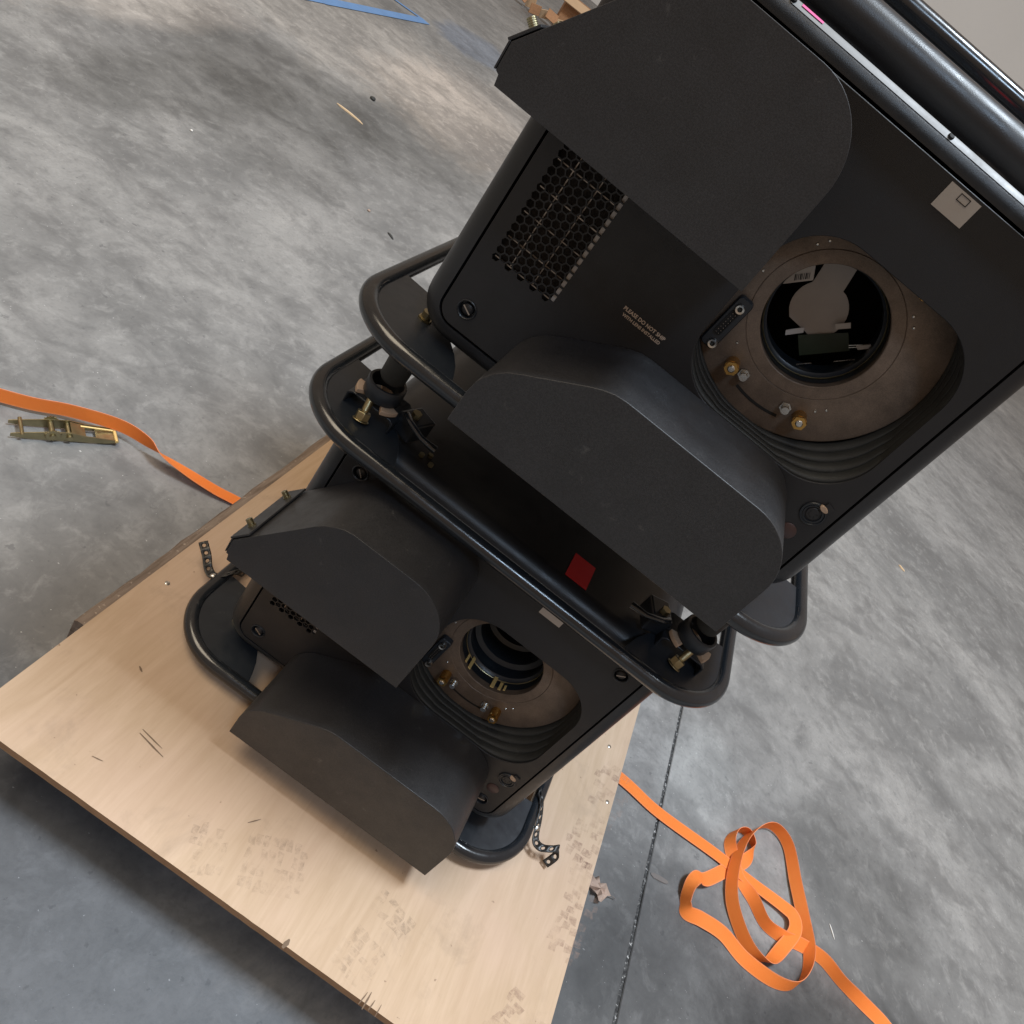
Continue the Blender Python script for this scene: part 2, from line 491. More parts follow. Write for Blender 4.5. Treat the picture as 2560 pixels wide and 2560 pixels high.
# ------------------------------------------------------------------ wooden pallet and plywood
pal = thing('wooden_pallet', 'weathered timber pallet under the plywood, one runner showing beside its left edge', 'pallet', (0, .4, ZF))
PX = (-.505, -.02, .46)
for i, x in enumerate(PX):
    bm = BM()
    n = 26; wd = .045 if i == 0 else .06
    rings = []
    for j in range(n + 1):
        y = -.105 + 1.02 * j / n
        jx = lambda: random.uniform(-.0022, .0022)
        z1, z0 = ZB - .0175, ZB - .105
        rings.append([(x + jx(), y, z0), (x + wd + jx(), y, z0), (x + wd + jx(), y, z1 - .004 + jx() * .5), (x + wd - .005, y, z1 + min(0, jx())), (x + .006 + jx(), y, z1 + min(0, jx())), (x + jx(), y, z1 - .006 + jx())])
    loops(bm, rings, (True, True))
    obj('runner', bm, M['timber'], pal, smooth=50)
for y in (-.02, .36, .78):
    bm = BM(); box(bm, (.005, y + .02, ZF + .0225), (1.01, .095, .022 * 2 - .001))
    bevel(obj('bottom_board', bm, M['timber'], pal, smooth=0), .003)

board = thing('plywood_board', 'pale plywood sheet with dusty footprints under the black projectors', 'plywood', (0, .3, ZB - .016))
bm = BM()
# sheet outline with a slightly chipped front edge
fx = [(-.480 + (.561 + .480) * i / 60) for i in range(61)]
front = [(x, -.340 + .0 + (random.uniform(0, .0005)) + (.004 * random.random() if .36 < x < .47 else 0)) for x in fx]
poly = front + [(.5605, .3), (.559, .93), (-.482, .93), (-.481, .3)]
prism(bm, poly, ZB - .016, ZB)
bm.faces.ensure_lookup_table()
for f in bm.faces:
    f.normal_update()
    f.material_index = 0 if abs(f.normal.z) > .5 else 1
obj('panel', bm, [M['ply'], M['plyedge']], board, smooth=0)

def screw_head(bm, c, r):
    lathe(bm, [(0, .0016), (r * .5, .0015), (r * .9, .0008), (r, 0), (r, -.001)], c, (0, 0, 1), 16)
for x, y in ((-.447, .439), (.512, .423), (.547, .281), (-.449, .05), (.527, -.29)):
    bm = BM(); screw_head(bm, (x, y, ZB + .0003), .0052)
    box(bm, (x, y, ZB + .0018), (.005, .0011, .0006), .5); box(bm, (x, y, ZB + .00182), (.005, .0011, .0006), .5 + PI / 2)
    obj('screw', bm, M['steel'], board)

def blockquad(bm, pts, z):
    bm.faces.new([bm.verts.new((x, y, z)) for x, y in pts])
def footprint(cx, cy, ang, style, mat, length=.27, width=.1, part=(0, 1)):
    bm = BM(); ca, sa = math.cos(ang), math.sin(ang)
    def T(u, v): return (cx + u * ca - v * sa, cy + u * sa + v * ca)
    z = ZB + .0006
    def halfw(t):
        if t < .08: return .30 + t / .08 * .12
        if t < .35: return .42 - (.06 if t > .2 else 0)
        return .36 + .14 * math.sin(min(1, (t - .35) / .42) * PI / 2) - (max(0, t - .8) / .2) ** 2 * .22
    rows = 15 if style == 0 else 12
    for i in range(rows):
        t0, t1 = i / rows, (i + .78) / rows
        if not part[0] <= t0 <= part[1]: continue
        if style == 0 and .33 < t0 < .43: continue
        hw = halfw((t0 + t1) / 2) * width
        cols = 4 if style == 0 else 3
        off = (i % 2) * .5 if style else 0
        for j in range(-1, cols + 1):
            s0 = -1 + 2 * (j + off) / cols + .05; s1 = -1 + 2 * (j + .84 + off) / cols
            s0, s1 = max(-1, s0), min(1, s1)
            if s1 - s0 < .12 or random.random() < .20: continue
            sk = .25 / rows if style else 0
            J = lambda: random.uniform(-.0026, .0026)
            p = [((t0 + sk) * length + J(), s0 * hw + J()), (t0 * length + J(), s1 * hw + J()), (t1 * length + J(), s1 * hw + J()), ((t1 + sk) * length + J(), s0 * hw + J())]
            blockquad(bm, [T(*q) for q in p], z)
    o = obj('footprint', bm, mat, board, smooth=0, recalc=False)
    o['kind'] = 'stuff'
footprint(-.11, -.305, math.radians(22), 0, M['print_grey'], .19, .10)
footprint(.515, .10, math.radians(82), 1, M['print_brown'], .29, .095)
footprint(.540, -.09, math.radians(86), 1, M['print_brown'], .21, .085)
footprint(.20, -.325, math.radians(78), 0, M['print_grey'], .22, .09, (0, .6))
footprint(.475, -.30, math.radians(70), 1, M['print_brown'], .20, .10, (0, .5))
bm = BM()
for x, y, a, L, wd in ((-.262, -.205, -.15, .045, .0022), (-.256, -.214, -.17, .055, .0026), (-.30, -.28, .2, .018, .0018), (-.05, -.215, .9, .022, .002), (.10, -.337, 1.4, .016, .008),
                       (.245, -.336, 1.35, .022, .002), (.252, -.336, 1.5, .028, .003), (.262, -.337, 1.4, .018, .002), (.275, -.338, 1.5, .020, .0015), (.52, -.325, .5, .018, .002), (-.36, -.12, -.5, .012, .004)):
    ca, sa = math.cos(a), math.sin(a)
    pts = [(-L / 2, -wd * .2), (L * .1, -wd / 2), (L / 2, -wd * .1), (L / 2, wd * .2), (0, wd / 2), (-L / 2, wd * .3)]
    blockquad(bm, [(x + u * ca - v * sa, y + u * sa + v * ca) for u, v in pts], ZB + .0009)
o = obj('gouge', bm, M['gouge'], board, smooth=0, recalc=False); o['kind'] = 'stuff'

# ------------------------------------------------------------------ projectors
ZT = 0.4231          # height of the upper panel screws above the lower ones
HS = 0.7406          # one projector above the other
LX, LZ, LY = 0.108, 0.2535, 0.046   # lens centre and plate depth
HALF, SZ0, SZ1 = .3135, -.066, ZT + .063
PBASE = (0, .4, SZ0)

def vent_region(): return (-.268, -.163, .070, .300)

def build_projector():
    P = thing('projector', '', 'projector', PBASE)
    # outer shell with rounded front edge
    bm = BM()
    rings = [[(x, .012, z) for x, z in rrect(-.2855, .2855, -.0355, ZT + .0345, .027)],
             [(x, .0012, z) for x, z in rrect(-.2855, .2855, -.0355, ZT + .0345, .027)]]
    for k in range(1, 9):
        t = PI / 2 * k / 8; of = .0285 * math.sin(t)
        rings.append([(x, .0012 + .030 * (1 - math.cos(t)), z) for x, z in rrect(-.2855 - of, .2855 + of, -.0355 - of, ZT + .0345 + of, .027 + of)])
    of = .0285
    rings.append([(x, .80, z) for x, z in rrect(-.2855 - of, .2855 + of, -.0355 - of, ZT + .0345 + of, .027 + of)])
    loops(bm, rings, (False, True))
    obj('shell', bm, M['shell'], P, smooth=40)
    # front panel with the lens opening and the vent opening
    opening = rrect(-.003, .263, .103, .349, .075, 12)
    vx0, vx1, vz0, vz1 = vent_region()
    bm = BM()
    holes = [opening]
    for sx, sz in ((-.25, 0), (.25, 0), (-.25, ZT), (.25, ZT)):
        holes.append([(sx + .0125 * math.cos(2 * PI * k / 24), sz + .0125 * math.sin(2 * PI * k / 24)) for k in range(24)])
    # hexagonal vent holes punched through the panel; the last column is cut off straight
    pit = .0112; dx = pit * math.sqrt(3) / 2; Rh = pit / math.sqrt(3) * .84
    for i in range(10):
        for j in range(19):
            if i < 2 and j == 0 and i == 1: pass
            cx = -.2555 + i * dx; cz = .0795 + j * pit + (pit / 2 if i % 2 else 0)
            hx = [(cx + Rh * math.cos(PI / 3 * k), cz + Rh * math.sin(PI / 3 * k)) for k in range(6)]
            if i == 9: hx = [(min(x, cx + Rh * .35), z) for x, z in hx]
            holes.append(hx)
    sheet(bm, rrect(-.282, .282, -.032, ZT + .031, .0235), holes, 0, .003)
    wl_ = bm.edges.layers.float.new('bevel_weight_edge')
    for e in bm.edges:
        if all(abs(v.co.y) < 1e-6 for v in e.verts) and len(e.link_faces) == 2:
            mx = (e.verts[0].co + e.verts[1].co) / 2
            if abs(e.link_faces[0].normal.dot(e.link_faces[1].normal)) < .5 or True:
                e.link_faces[0].normal_update(); e.link_faces[1].normal_update()
                if abs(e.link_faces[0].normal.dot(e.link_faces[1].normal)) < .3 and not (-.275 < mx.x < -.15 and .06 < mx.z < .31): e[wl_] = 1.0
    fp = obj('front_panel', bm, M['panel'], P, smooth=30)
    md = fp.modifiers.new('bevel', 'BEVEL'); md.width = .0009; md.segments = 2; md.limit_method = 'WEIGHT'
    bm = BM(); box(bm, ((vx0 + vx1) / 2, .017, (vz0 + vz1) / 2), (vx1 - vx0 + .006, .004, vz1 - vz0 + .006))
    foam = obj('filter', bm, M['foam'], P, smooth=0)
    bm = BM()
    for x in (-.2355, -.2005): box(bm, (x, .0072, .19), (.0013, .0013, .22))
    for z in (.079, .109, .145, .180, .217, .252): box(bm, (-.214, .0060, z), (.088, .0013, .0013))
    obj('filter_wire', bm, M['wire'], foam, smooth=0)
    bm = BM(); box(bm, (-.1675, .0045, .183), (.0082, .002, .222))
    obj('filter_edge', bm, M['label'], foam, smooth=0)
    # quarter-turn fasteners
    for sx, sz, rot in ((-.25, 0, .5), (.25, 0, -.3), (-.25, ZT, .9), (.25, ZT, -.65)):
        bm = BM()
        lathe(bm, [(.0136, .0005), (.0136, -.0012), (.0124, -.002), (.0112, -.001), (.0106, .004), (.0104, .008), (.0, .008)], (sx, 0, sz), (0, 1, 0), 28)
        o = obj('fastener', bm, M['plate'], P, smooth=40)
        bm = BM()
        lathe(bm, [(0, -.0028), (.004, -.0026), (.0072, -.0012), (.0084, .001), (.0084, .006)], (sx, .0015, sz), (0, 1, 0), 24)
        obj('screw_head', bm, M['panel'], o, smooth=40)
        bm = BM(); box(bm, (sx, -.0012, sz), (.0145, .0012, .0017), Matrix.Rotation(rot, 4, 'Y'))
        obj('slot', bm, M['wire'], o, smooth=0)
    # rubber bellows between the opening and the lens plate
    bm = BM(); rings = []
    nseg = 96
    def op(th):
        lp = rrect(-.004, .264, .102, .350, .076, 24); n = len(lp)
        best = None
        for i in range(n):
            a = math.atan2(lp[i][1] - .226, lp[i][0] - .130)
            d = abs((a - th + PI) % (2 * PI) - PI)
            if best is None or d < best[0]: best = (d, lp[i])
        return best[1]
    outer = [op(2 * PI * k / nseg - PI) for k in range(nseg)]
    inner = [(LX + .1465 * math.cos(2 * PI * k / nseg - PI), LZ + .1465 * math.sin(2 * PI * k / nseg - PI)) for k in range(nseg)]
    nr = 33
    for q in range(nr):
        s = q / (nr - 1)
        rib = .0052 * abs(math.sin(s * PI * 4.0)) ** .7
        yy = .004 + .047 * s
        sc = s * .88
        rings.append([(o_[0] * (1 - sc) + i_[0] * sc + (.130 - o_[0]) * 0, yy - rib * .75, o_[1] * (1 - sc) + i_[1] * sc + rib * .45 * (1 if o_[1] < .2 else 0)) for o_, i_ in zip(outer, inner)])
    loops(bm, rings)
    obj('bellows', bm, M['rubber'], P, smooth=60)
    # recessed round lens plate
    bm = BM()
    lathe(bm, [(.0745, .03), (.0745, .0008), (.0755, 0), (.0905, 0), (.0912, .0009), (.0920, 0), (.1455, 0), (.1475, .001), (.1485, .003), (.1485, .012), (.0745, .03)], (LX, LY, LZ), (0, 1, 0), 96)
    lp = obj('lens_plate', bm, M['lensplate'], P, smooth=35)
    bm = BM()
    lathe(bm, [(.0735, .012), (.0742, .030), (.0715, .034), (.0685, .036), (.0685, .048), (.0705, .052), (.0705, .075)], (LX, LY, LZ), (0, 1, 0), 72)
    lb_ = obj('lens_barrel', bm, M['plate'], lp, smooth=35)
    bm = BM(); lathe(bm, [(.0736, .0275), (.0722, .0268), (.0716, .0275), (.0722, .0290), (.0736, .0290)], (LX, LY, LZ), (0, 1, 0), 72, True)
    obj('barrel_rim', bm, M['zinc'], lp, smooth=50)
    c0 = math.atan2(.135 - LZ, .079 - LX); c1 = math.atan2(.134 - LZ, .143 - LX)
    top = []; bot = []
    for k in range(17):
        a = c0 + (c1 - c0) * k / 16
        top.append((LX + .1262 * math.cos(a), LZ + .1262 * math.sin(a))); bot.append((LX + .1222 * math.cos(a), LZ + .1222 * math.sin(a)))
    pl = top + bot[::-1]
    bm = BM()
    F = [bm.verts.new((x, LY - .0006, z)) for x, z in pl]
    for i in range(16): bm.faces.new((F[i], F[i + 1], F[-2 - i], F[-1 - i]))
    obj('curved_slot', bm, M['dark'], lp, smooth=0)
    for x, z in ((.056, .151), (.165, .152), (.055, .355), (.161, .355)):
        bm = BM()
        cyl(bm, (x, LY, z), (x, .026, z), .0092, n=18)
        cyl(bm, (x, .0272, z), (x, .0225, z), .0100, .0092, n=6)
        so = obj('standoff', bm, M['brass'], lp, smooth=30)
        bm = BM(); lathe(bm, [(0, -.0016), (.0035, -.0015), (.0047, -.0004), (.0047, .003)], (x, .0222, z), (0, 1, 0), 20)
        obj('screw_end', bm, M['steel'], so)
    for x, z in ((.0755, .1495), (.143, .1505), (.074, .356), (.143, .356)):
        bm = BM()
        cyl(bm, (x, LY - .001, z), (x, LY - .005, z), .0078, n=6)
        cyl(bm, (x, LY - .005, z), (x, LY - .016, z), .0045, n=16)
        for k in range(6): cyl(bm, (x, LY - .0062 - k * .0017, z), (x, LY - .0070 - k * .0017, z), .0050, n=16)
        obj('stud', bm, M['steel'], lp, smooth=30)
    for x, z in ((.008, .259), (.035, .319), (.043, .330), (.174, .326), (.184, .317), (.043, .174), (.174, .170), (.183, .180)):
        bm = BM(); lathe(bm, [(0, -.0012), (.0012, -.001), (.002, 0)], (x, LY - .0002, z), (0, 1, 0), 10)
        obj('pin', bm, M['steel'], lp)
    # multi-pin connector beside the lens
    bm = BM()
    rot = Matrix.Rotation(math.radians(3), 4, 'Y')
    cc = Vector((.0155, .040, .187))
    lpz = rrect(-.0105, .0105, -.037, .037, .005, 5)
    rings = []
    for y, s in ((.010, 0), (-.004, 0), (-.0055, .0012)):
        rr = rrect(-.0105 + s, .0105 - s, -.037 + s, .037 - s, .005, 5)
        rings.append([tuple(cc + rot @ Vector((x, y, z))) for x, z in rr])
    loops(bm, rings, (True, True))
    con = obj('connector', bm, M['plate'], P, smooth=40)
    bm = BM(); rings = []
    for y, s in ((-.0056, 0), (-.0075, 0.0), (-.0075, .001), (-.006, .001)):
        rr = rrect(-.005 + s, .005 - s, -.0175 + s, .0175 - s, .003, 4)
        rings.append([tuple(cc + rot @ Vector((x - .001, y, z))) for x, z in rr])
    loops(bm, rings, (False, True)); obj('pin_block', bm, M['dark'], con, smooth=40)
    bm = BM()
    for k in range(8):
        for sx in (-.0027, .0012): 
            p = cc + rot @ Vector((sx, -.0078, -.0145 + k * .0041)); box(bm, p, (.0007, .0012, .0007))
    o = obj('contact_pin', bm, M['wire'], con, smooth=0); o['kind'] = 'stuff'
    for x, z in ((.0165, .2105), (.0185, .158)):
        bm = BM(); lathe(bm, [(.0028, -.001), (.0032, -.0045), (.0055, -.005), (.0064, -.003), (.0064, .004)], (x, .0345, z), (0, 1, 0), 20)
        s_ = obj('jack_screw', bm, M['steel'], con)
        bm = BM(); lathe(bm, [(0, 0), (.0029, 0)], (x, .0331, z), (0, 1, 0), 12)
        lathe(bm, [(0, -.0016), (.0010, -.0014), (.0014, .001)], (x, .033, z), (0, 1, 0), 10)
        obj('screw_socket', bm, M['pebble'], con)
    # round cable socket
    bm = BM(); c = (.2555, 0, .081)
    lathe(bm, [(.0168, .001), (.0168, -.0018), (.0160, -.0028), (.0150, -.0028), (.0140, -.001), (.0128, -.001), (.0122, -.0022), (.0112, -.0022), (.0104, .0006), (.0, .0006)], c, (0, 1, 0), 40)
    xl = obj('cable_socket', bm, M['plate'], P, smooth=35)
    bm = BM(); lathe(bm, [(.0088, .0006), (.0088, -.0012), (.0080, -.0018), (0, -.0018)], c, (0, 1, 0), 32)
    xi = obj('socket_insert', bm, M['panel'], xl)
    for k in range(5):
        a = math.radians(200 + 55 * k) if k < 5 else 0
        a = math.radians(-200 + 55 * k)
        bm = BM(); lathe(bm, [(0, -.0002), (.0011, -.0002), (.0011, .0006)], (c[0] + .0050 * math.cos(a), -.0020, c[2] + .0050 * math.sin(a)), (0, 1, 0), 10)
        obj('socket_hole', bm, M['dark'], xl)
    bm = BM(); box(bm, (.2635, -.0012, .0985), (.012, .0026, .012), Matrix.Rotation(.25, 4, 'Y')); bevel(obj('latch_frame', bm, M['panel'], xl, smooth=0), .0008)
    bm = BM(); rings = []
    for y, s in ((-.001, 1), (-.0042, 1), (-.005, .85)):
        rings.append([(.2600 + .0068 * s * math.cos(2 * PI * k / 24) * .95, y, .0958 + .0036 * s * math.sin(2 * PI * k / 24) - .25 * .0068 * s * math.cos(2 * PI * k / 24) * .5) for k in range(24)])
    loops(bm, rings, (False, True)); obj('latch', bm, M['tan'], xl, smooth=40)
    bm = BM(); lathe(bm, [(.0118, .001), (.0118, -.0008), (.0108, -.0016), (0, -.0018)], (.250, 0, .041), (0, 1, 0), 32)
    obj('red_button', bm, M['button'], P, smooth=40)
    # printed warning
    for txt, x, z, sz in (("PLEASE DO NOT SHIP", -.0935, .1312, .00685), ("WITH LENS INSTALLED", -.0905, .1238, .00575)):
        cu = bpy.data.curves.new('text', 'FONT'); cu.body = txt; cu.size = sz; cu.offset = sz * .022; cu.resolution_u = 3
        to = bpy.data.objects.new('text', cu); COL.objects.link(to)
        bpy.context.view_layer.update()
        dg = bpy.context.evaluated_depsgraph_get()
        me = bpy.data.meshes.new_from_object(to.evaluated_get(dg))
        bpy.data.objects.remove(to)
        bm = BM(); bm.from_mesh(me); bpy.data.meshes.remove(me)
        xs = [v.co.x for v in bm.verts]; L = max(xs) - min(xs)
        k = (.0625 if txt[0] == 'P' else .0575) / L
        for v in bm.verts: v.co = Vector((x + (v.co.x - min(xs)) * k, -.0004, z + v.co.y))
        obj('warning_print', bm, M['white_text'], P, smooth=0, recalc=False)
    # sticker under the top edge
    bm = BM(); box(bm, (.1085, -.0003, .4365), (.0395, .0006, .0275)); st = obj('sticker', bm, M['label'], P, smooth=0)
    bm = BM()
    for a in ((.1105, .4475, .012, .0009), (.1105, .4405, .012, .0009), (.1045, .444, .0009, .0079), (.1165, .444, .0009, .0079)):
        box(bm, (a[0], -.0008, a[1]), (a[2], .0004, a[3]))
    obj('symbol', bm, M['ink'], st, smooth=0)
    # inside: black chamber behind the lens opening
    bm = BM(); lathe(bm, [(.078, .075), (.13, .085), (.13, .26), (0, .26)], (LX, LY, LZ), (0, 1, 0), 32)
    obj('lens_chamber', bm, M['dark'], P)
    # sheet-metal air hoods
    up = [(-.317, .267), (-.3185, .277), (-.3225, .279), (-.3225, .307), (-.304, .3315)]
    up += [(-.236, .4225), (-.226, .4335), (-.214, .4425), (-.201, .4495), (-.187, .4525)]
    up += arc(-.087, .3785, .0745, 90, 0, 14) + [(-.0125, .267)]
    lo = [(-.174, -.054), (-.174, -.008)] + [(-.172, .006), (-.168, .018), (-.160, .031), (-.149, .0425), (-.136, .051)] + [(-.068, .0915), (-.056, .0975), (-.042, .1025), (-.028, .1042), (-.012, .1045)]
    lo += arc(.158, .0295, .075, 90, 0, 14) + [(.2330, -.054)]
    def hood(path, yf, name='air_hood'):
        n = len(path); t = .0022
        inn = []
        for i, (x, z) in enumerate(path):
            a = Vector(path[max(i - 1, 0)]); b2 = Vector(path[min(i + 1, n - 1)])
            d = (b2 - a).normalized(); nr_ = Vector((d.y, -d.x))
            inn.append((x + nr_.x * t, z + nr_.y * t) if 0 < i < n - 1 else (x + (t if i == 0 else -t), z))
        bm = BM()
        oB = [bm.verts.new((x, -.0006, z)) for x, z in path]; oF = [bm.verts.new((x, yf, z)) for x, z in path]
        iB = [bm.verts.new((x, -.0006, z)) for x, z in inn]; iF = [bm.verts.new((x, yf + t, z)) for x, z in inn]
        for i in range(n - 1):
            bm.faces.new((oB[i], oB[i + 1], oF[i + 1], oF[i])); bm.faces.new((iB[i], iF[i], iF[i + 1], iB[i + 1]))
            bm.faces.new((oB[i], iB[i], iB[i + 1], oB[i + 1]))
        bm.faces.new(oF); bm.faces.new(iF[::-1])
        bm.faces.new((oB[0], oF[0], iF[0], iB[0])); bm.faces.new((oB[-1], iB[-1], iF[-1], oF[-1]))
        bm.faces.new((oF[0], oF[-1], iF[-1], iF[0]))
        o = obj(name, bm, M['hood'], P, smooth=50)
        bevel(o, .0026, 4, 60)
        return o
    h1 = hood(up, -.147)
    h2 = hood(lo, -.151)
    # folded flange with screws along the slanted side of the upper hood
    bm = BM()
    n_ = Vector((-.80, 0, .60)); tdir = Vector((.60, 0, .80))
    p0 = Vector((-.3245, 0, .3055))
    A = []
    for y in (-.1455, -.001):
        A.append([bm.verts.new(p0 + tdir * s + n_ * h + Vector((0, y, 0))) for s, h in ((-.001, .0008), (.033, .0008), (.033, .0040), (-.001, .0040))])
    for k in range(4): bm.faces.new((A[0][k], A[0][(k + 1) % 4], A[1][(k + 1) % 4], A[1][k]))
    bm.faces.new(A[0][::-1]); bm.faces.new(A[1])
    bevel(obj('flange', bm, M['hood'], h1, smooth=0), .0008)
    bm = BM(); box(bm, (-.3245, -.0735, .293), (.0022, .146, .028)); bevel(obj('side_flange', bm, M['hood'], h1, smooth=0), .0008)
    for y in (-.118, -.030):
        b0 = p0 + tdir * .018 + Vector((0, y, 0)) + n_ * .003
        bm = BM(); cyl(bm, b0, b0 + n_ * .003, .0062, n=6)
        cyl(bm, b0, b0 + n_ * .0130, .0042, n=14)
        for k in range(5): cyl(bm, b0 + n_ * (.0040 + k * .0019), b0 + n_ * (.0050 + k * .0019), .0050, n=14)
        obj('hood_screw', bm, M['zinc'], h1, smooth=30)
    # red label on the shell top, foot pads
    bm = BM(); box(bm, (.1035, .062, SZ1 + .0006), (.0400, .062, .0010)); 
    obj('red_label', bm, M['red'], P, smooth=0)
    return P

proj_low = build_projector()
proj_up = copy_tree(proj_low)
proj_up.location.z += HS
PG = 'stacked stage projectors'
tag(proj_low, 'black projector with two air hoods at the bottom of the stack, standing on the plywood', 'projector', PG)
tag(proj_up, 'black projector on top of the stack, pale metal flag showing inside its lens opening', 'projector', PG)

def up_part(name, bm, mat, smooth=35, label=None, parent=None):
    o = obj(name, bm, mat, parent or proj_up, smooth)
    if label: o['label'] = label
    return o
def xzpoly(bm, pts, y, t=.0012):
    A = [bm.verts.new((x, y, z)) for x, z in pts]; B = [bm.verts.new((x, y + t, z)) for x, z in pts]
    n = len(pts); bm.faces.new(A); bm.faces.new(B[::-1])
    for i in range(n): bm.faces.new((A[i], B[i], B[(i + 1) % n], A[(i + 1) % n]))
# things seen through the upper lens opening
flag = [(.068, .295 + .004), (.090, .322), (.122, .345), (.132, .322), (.108, .286)]
bulb = [(.072, .273)]
cB = (.1015, .2515); rB = .0365
a0 = math.atan2(.286 - cB[1], .108 - cB[0]); 
fl = [(.072, .2735), (.082, .300), (.108, .318), (.118, .308), (.1085, .2865)]
fl = [(.0655, .2905), (.095, .326), (.118, .322), (.1085, .2865)]
cc_ = [(cB[0] + rB * math.cos(math.radians(a)), cB[1] + rB * math.sin(math.radians(a))) for a in range(70, -60, -10)]
cc2 = [(cB[0] + rB * math.cos(math.radians(a)), cB[1] + rB * math.sin(math.radians(a))) for a in range(215, 135, -10)]
bm = BM(); xzpoly(bm, [(.0715, .2735), (.0665, .300), (.0600, .336), (.0955, .346), (.1085, .2865)] + cc_ + [(.116, .2195), (.1065, .2205), (.080, .222)] + cc2, .122)
up_part('shutter_flag', bm, M['flag'], 0)
bm = BM(); xzpoly(bm, [(.043, .251), (.068, .277), (.058, .292), (.040, .272)], .104); bs = up_part('barcode_sticker', bm, M['label'], 0)
bm = BM()
for k in range(9):
    s0 = k / 9; s1 = (k + (.35 if k % 3 else .7)) / 9
    A_ = Vector((.0505, .2625)); B_ = Vector((.0640, .2765)); U = Vector((-.0055, .0085))
    p, q = A_.lerp(B_, s0), A_.lerp(B_, s1)
    bm.faces.new([bm.verts.new((v.x, .1032, v.y)) for v in (p, q, q + U * .75, p + U * .75)])
o = up_part('barcode', bm, M['ink'], 0, parent=bs); o['kind'] = 'stuff'; o.location = (0, 0, 0)
for pts in ([(.091, .203), (.106, .220), (.102, .2255), (.087, .2085)], [(.133, .248), (.146, .261), (.141, .266), (.128, .253)]):
    bm = BM(); xzpoly(bm, pts, .112); up_part('small_label', bm, M['label'], 0)
bm = BM(); xzpoly(bm, [(.104, .212), (.149, .254), (.167, .238), (.124, .193)], .118); up_part('circuit_board', bm, M['pcb'], 0)
for p, q in (((.117, .175), (.140, .199)), ((.159, .218), (.177, .237)), ((.158, .245), (.170, .256)), ((.160, .243), (.172, .254))):
    bm = BM(); cyl(bm, (p[0], .105, p[1]), (q[0], .105, q[1]), .0007, n=6)
    up_part('wire', bm, M['steel'], 30)
bm = BM(); xzpoly(bm, [(.165, .250), (.177, .263), (.180, .259), (.170, .248)], .103, .004); up_part('plug', bm, M['label'], 0)
# pale strip and pink tape on the top front edge of the upper projector
bm = BM()
def fillet(x, t, h=.0006):
    of = .0285 * math.sin(t)
    n = Vector((0, -math.cos(t), math.sin(t)))
    return Vector((x, .0012 + .030 * (1 - math.cos(t)), ZT + .0345 + of)) + n * h
for x0, x1, hh, nm in ((-.150, .29, .0006, 0),):
    rr = []
    for x in (x0, x1):
        rr.append([fillet(x, t, hh) for t in (math.radians(36), math.radians(42), math.radians(48), math.radians(54), math.radians(60))])
    V = [[bm.verts.new(p) for p in r] for r in rr]
    for k in range(4): bm.faces.new((V[0][k], V[1][k], V[1][k + 1], V[0][k + 1]))
ps = up_part('pale_strip', bm, M['strip'], 40)
for x in (-.149, .058, .27):
    p = fillet(x, math.radians(45), .0008); nn = Vector((0, -math.cos(math.radians(45)), math.sin(math.radians(45))))
    bm = BM(); lathe(bm, [(0, .0022), (.0026, .002), (.0034, .001), (.0036, 0)], p, nn, 14)
    so = obj('strip_screw', bm, M['dark'], ps); so.location = (0, 0, 0)
bm = BM(); rr = []
V = [[bm.verts.new(fillet(x, math.radians(t), .0014)) for t in (45, 50, 56, 61)] for x in (-.139, -.112)]
for k in range(3): bm.faces.new((V[0][k], V[1][k], V[1][k + 1], V[0][k + 1]))
up_part('pink_tape', bm, M['pink'], 40)
# gold contact tabs inside the lower lens barrel
bm = BM(); lathe(bm, [(.0690, .060), (.060, .064), (.0585, .070), (.0585, .10), (.050, .104), (.048, .13)], (LX, LY, LZ), (0, 1, 0), 64)
obj('inner_ring', bm, M['plate'], proj_low, smooth=35)
for a, wd, y0_, y1_ in ((234, .0052, .0515, .071), (245, .0066, .0500, .079), (288, .0070, .0500, .077), (299, .0056, .0500, .069), (306, .0040, .0515, .064)):
    bm = BM(); an = math.radians(a); r_ = .0706
    p = Vector((LX + r_ * math.cos(an), (y0_ + y1_) / 2, LZ + r_ * math.sin(an)))
    rotm = Matrix.Rotation(-(an + PI / 2), 4, 'Y')
    box(bm, p, (wd, y1_ - y0_, .0014), rotm)
    bevel(obj('contact_tab', bm, M['gold'], proj_low, smooth=0), .0004)

# ------------------------------------------------------------------ rigging frames
TR, HW, Y0, RC, BACK = .0130, .3827, -.05, .114, .86
ZL, ZU = -.0820, .4912

def ring_path(hw=HW, y0=Y0, rc=RC, back=BACK):
    pts = []
    c = [(hw - rc, back - rc, 0), (-hw + rc, back - rc, 90), (-hw + rc, y0 + rc, 180), (hw - rc, y0 + rc, 270)]
    for cx, cy, a in c:
        for k in range(17):
            t = math.radians(a + 90 * k / 16); pts.append((cx + rc * math.cos(t), cy + rc * math.sin(t)))
    return pts

def corner_poly(sx, front=True):
    pts = [(-HW, .128)]
    cx, cy = -HW + RC, Y0 + RC
    for k in range(13):
        t = math.radians(180 + 90 * k / 12); pts.append((cx + RC * math.cos(t), cy + RC * math.sin(t)))
    pts += [(-.205, Y0), (-.213, -.022), (-.222, .002), (-.236, .026), (-.252, .046), (-.275, .066), (-.285, .098), (-.30, .120)]
    if not front: pts = [(x, BACK + Y0 - y) for x, y in pts][::-1]
    if sx > 0: pts = [(-x, y) for x, y in pts][::-1]
    return pts

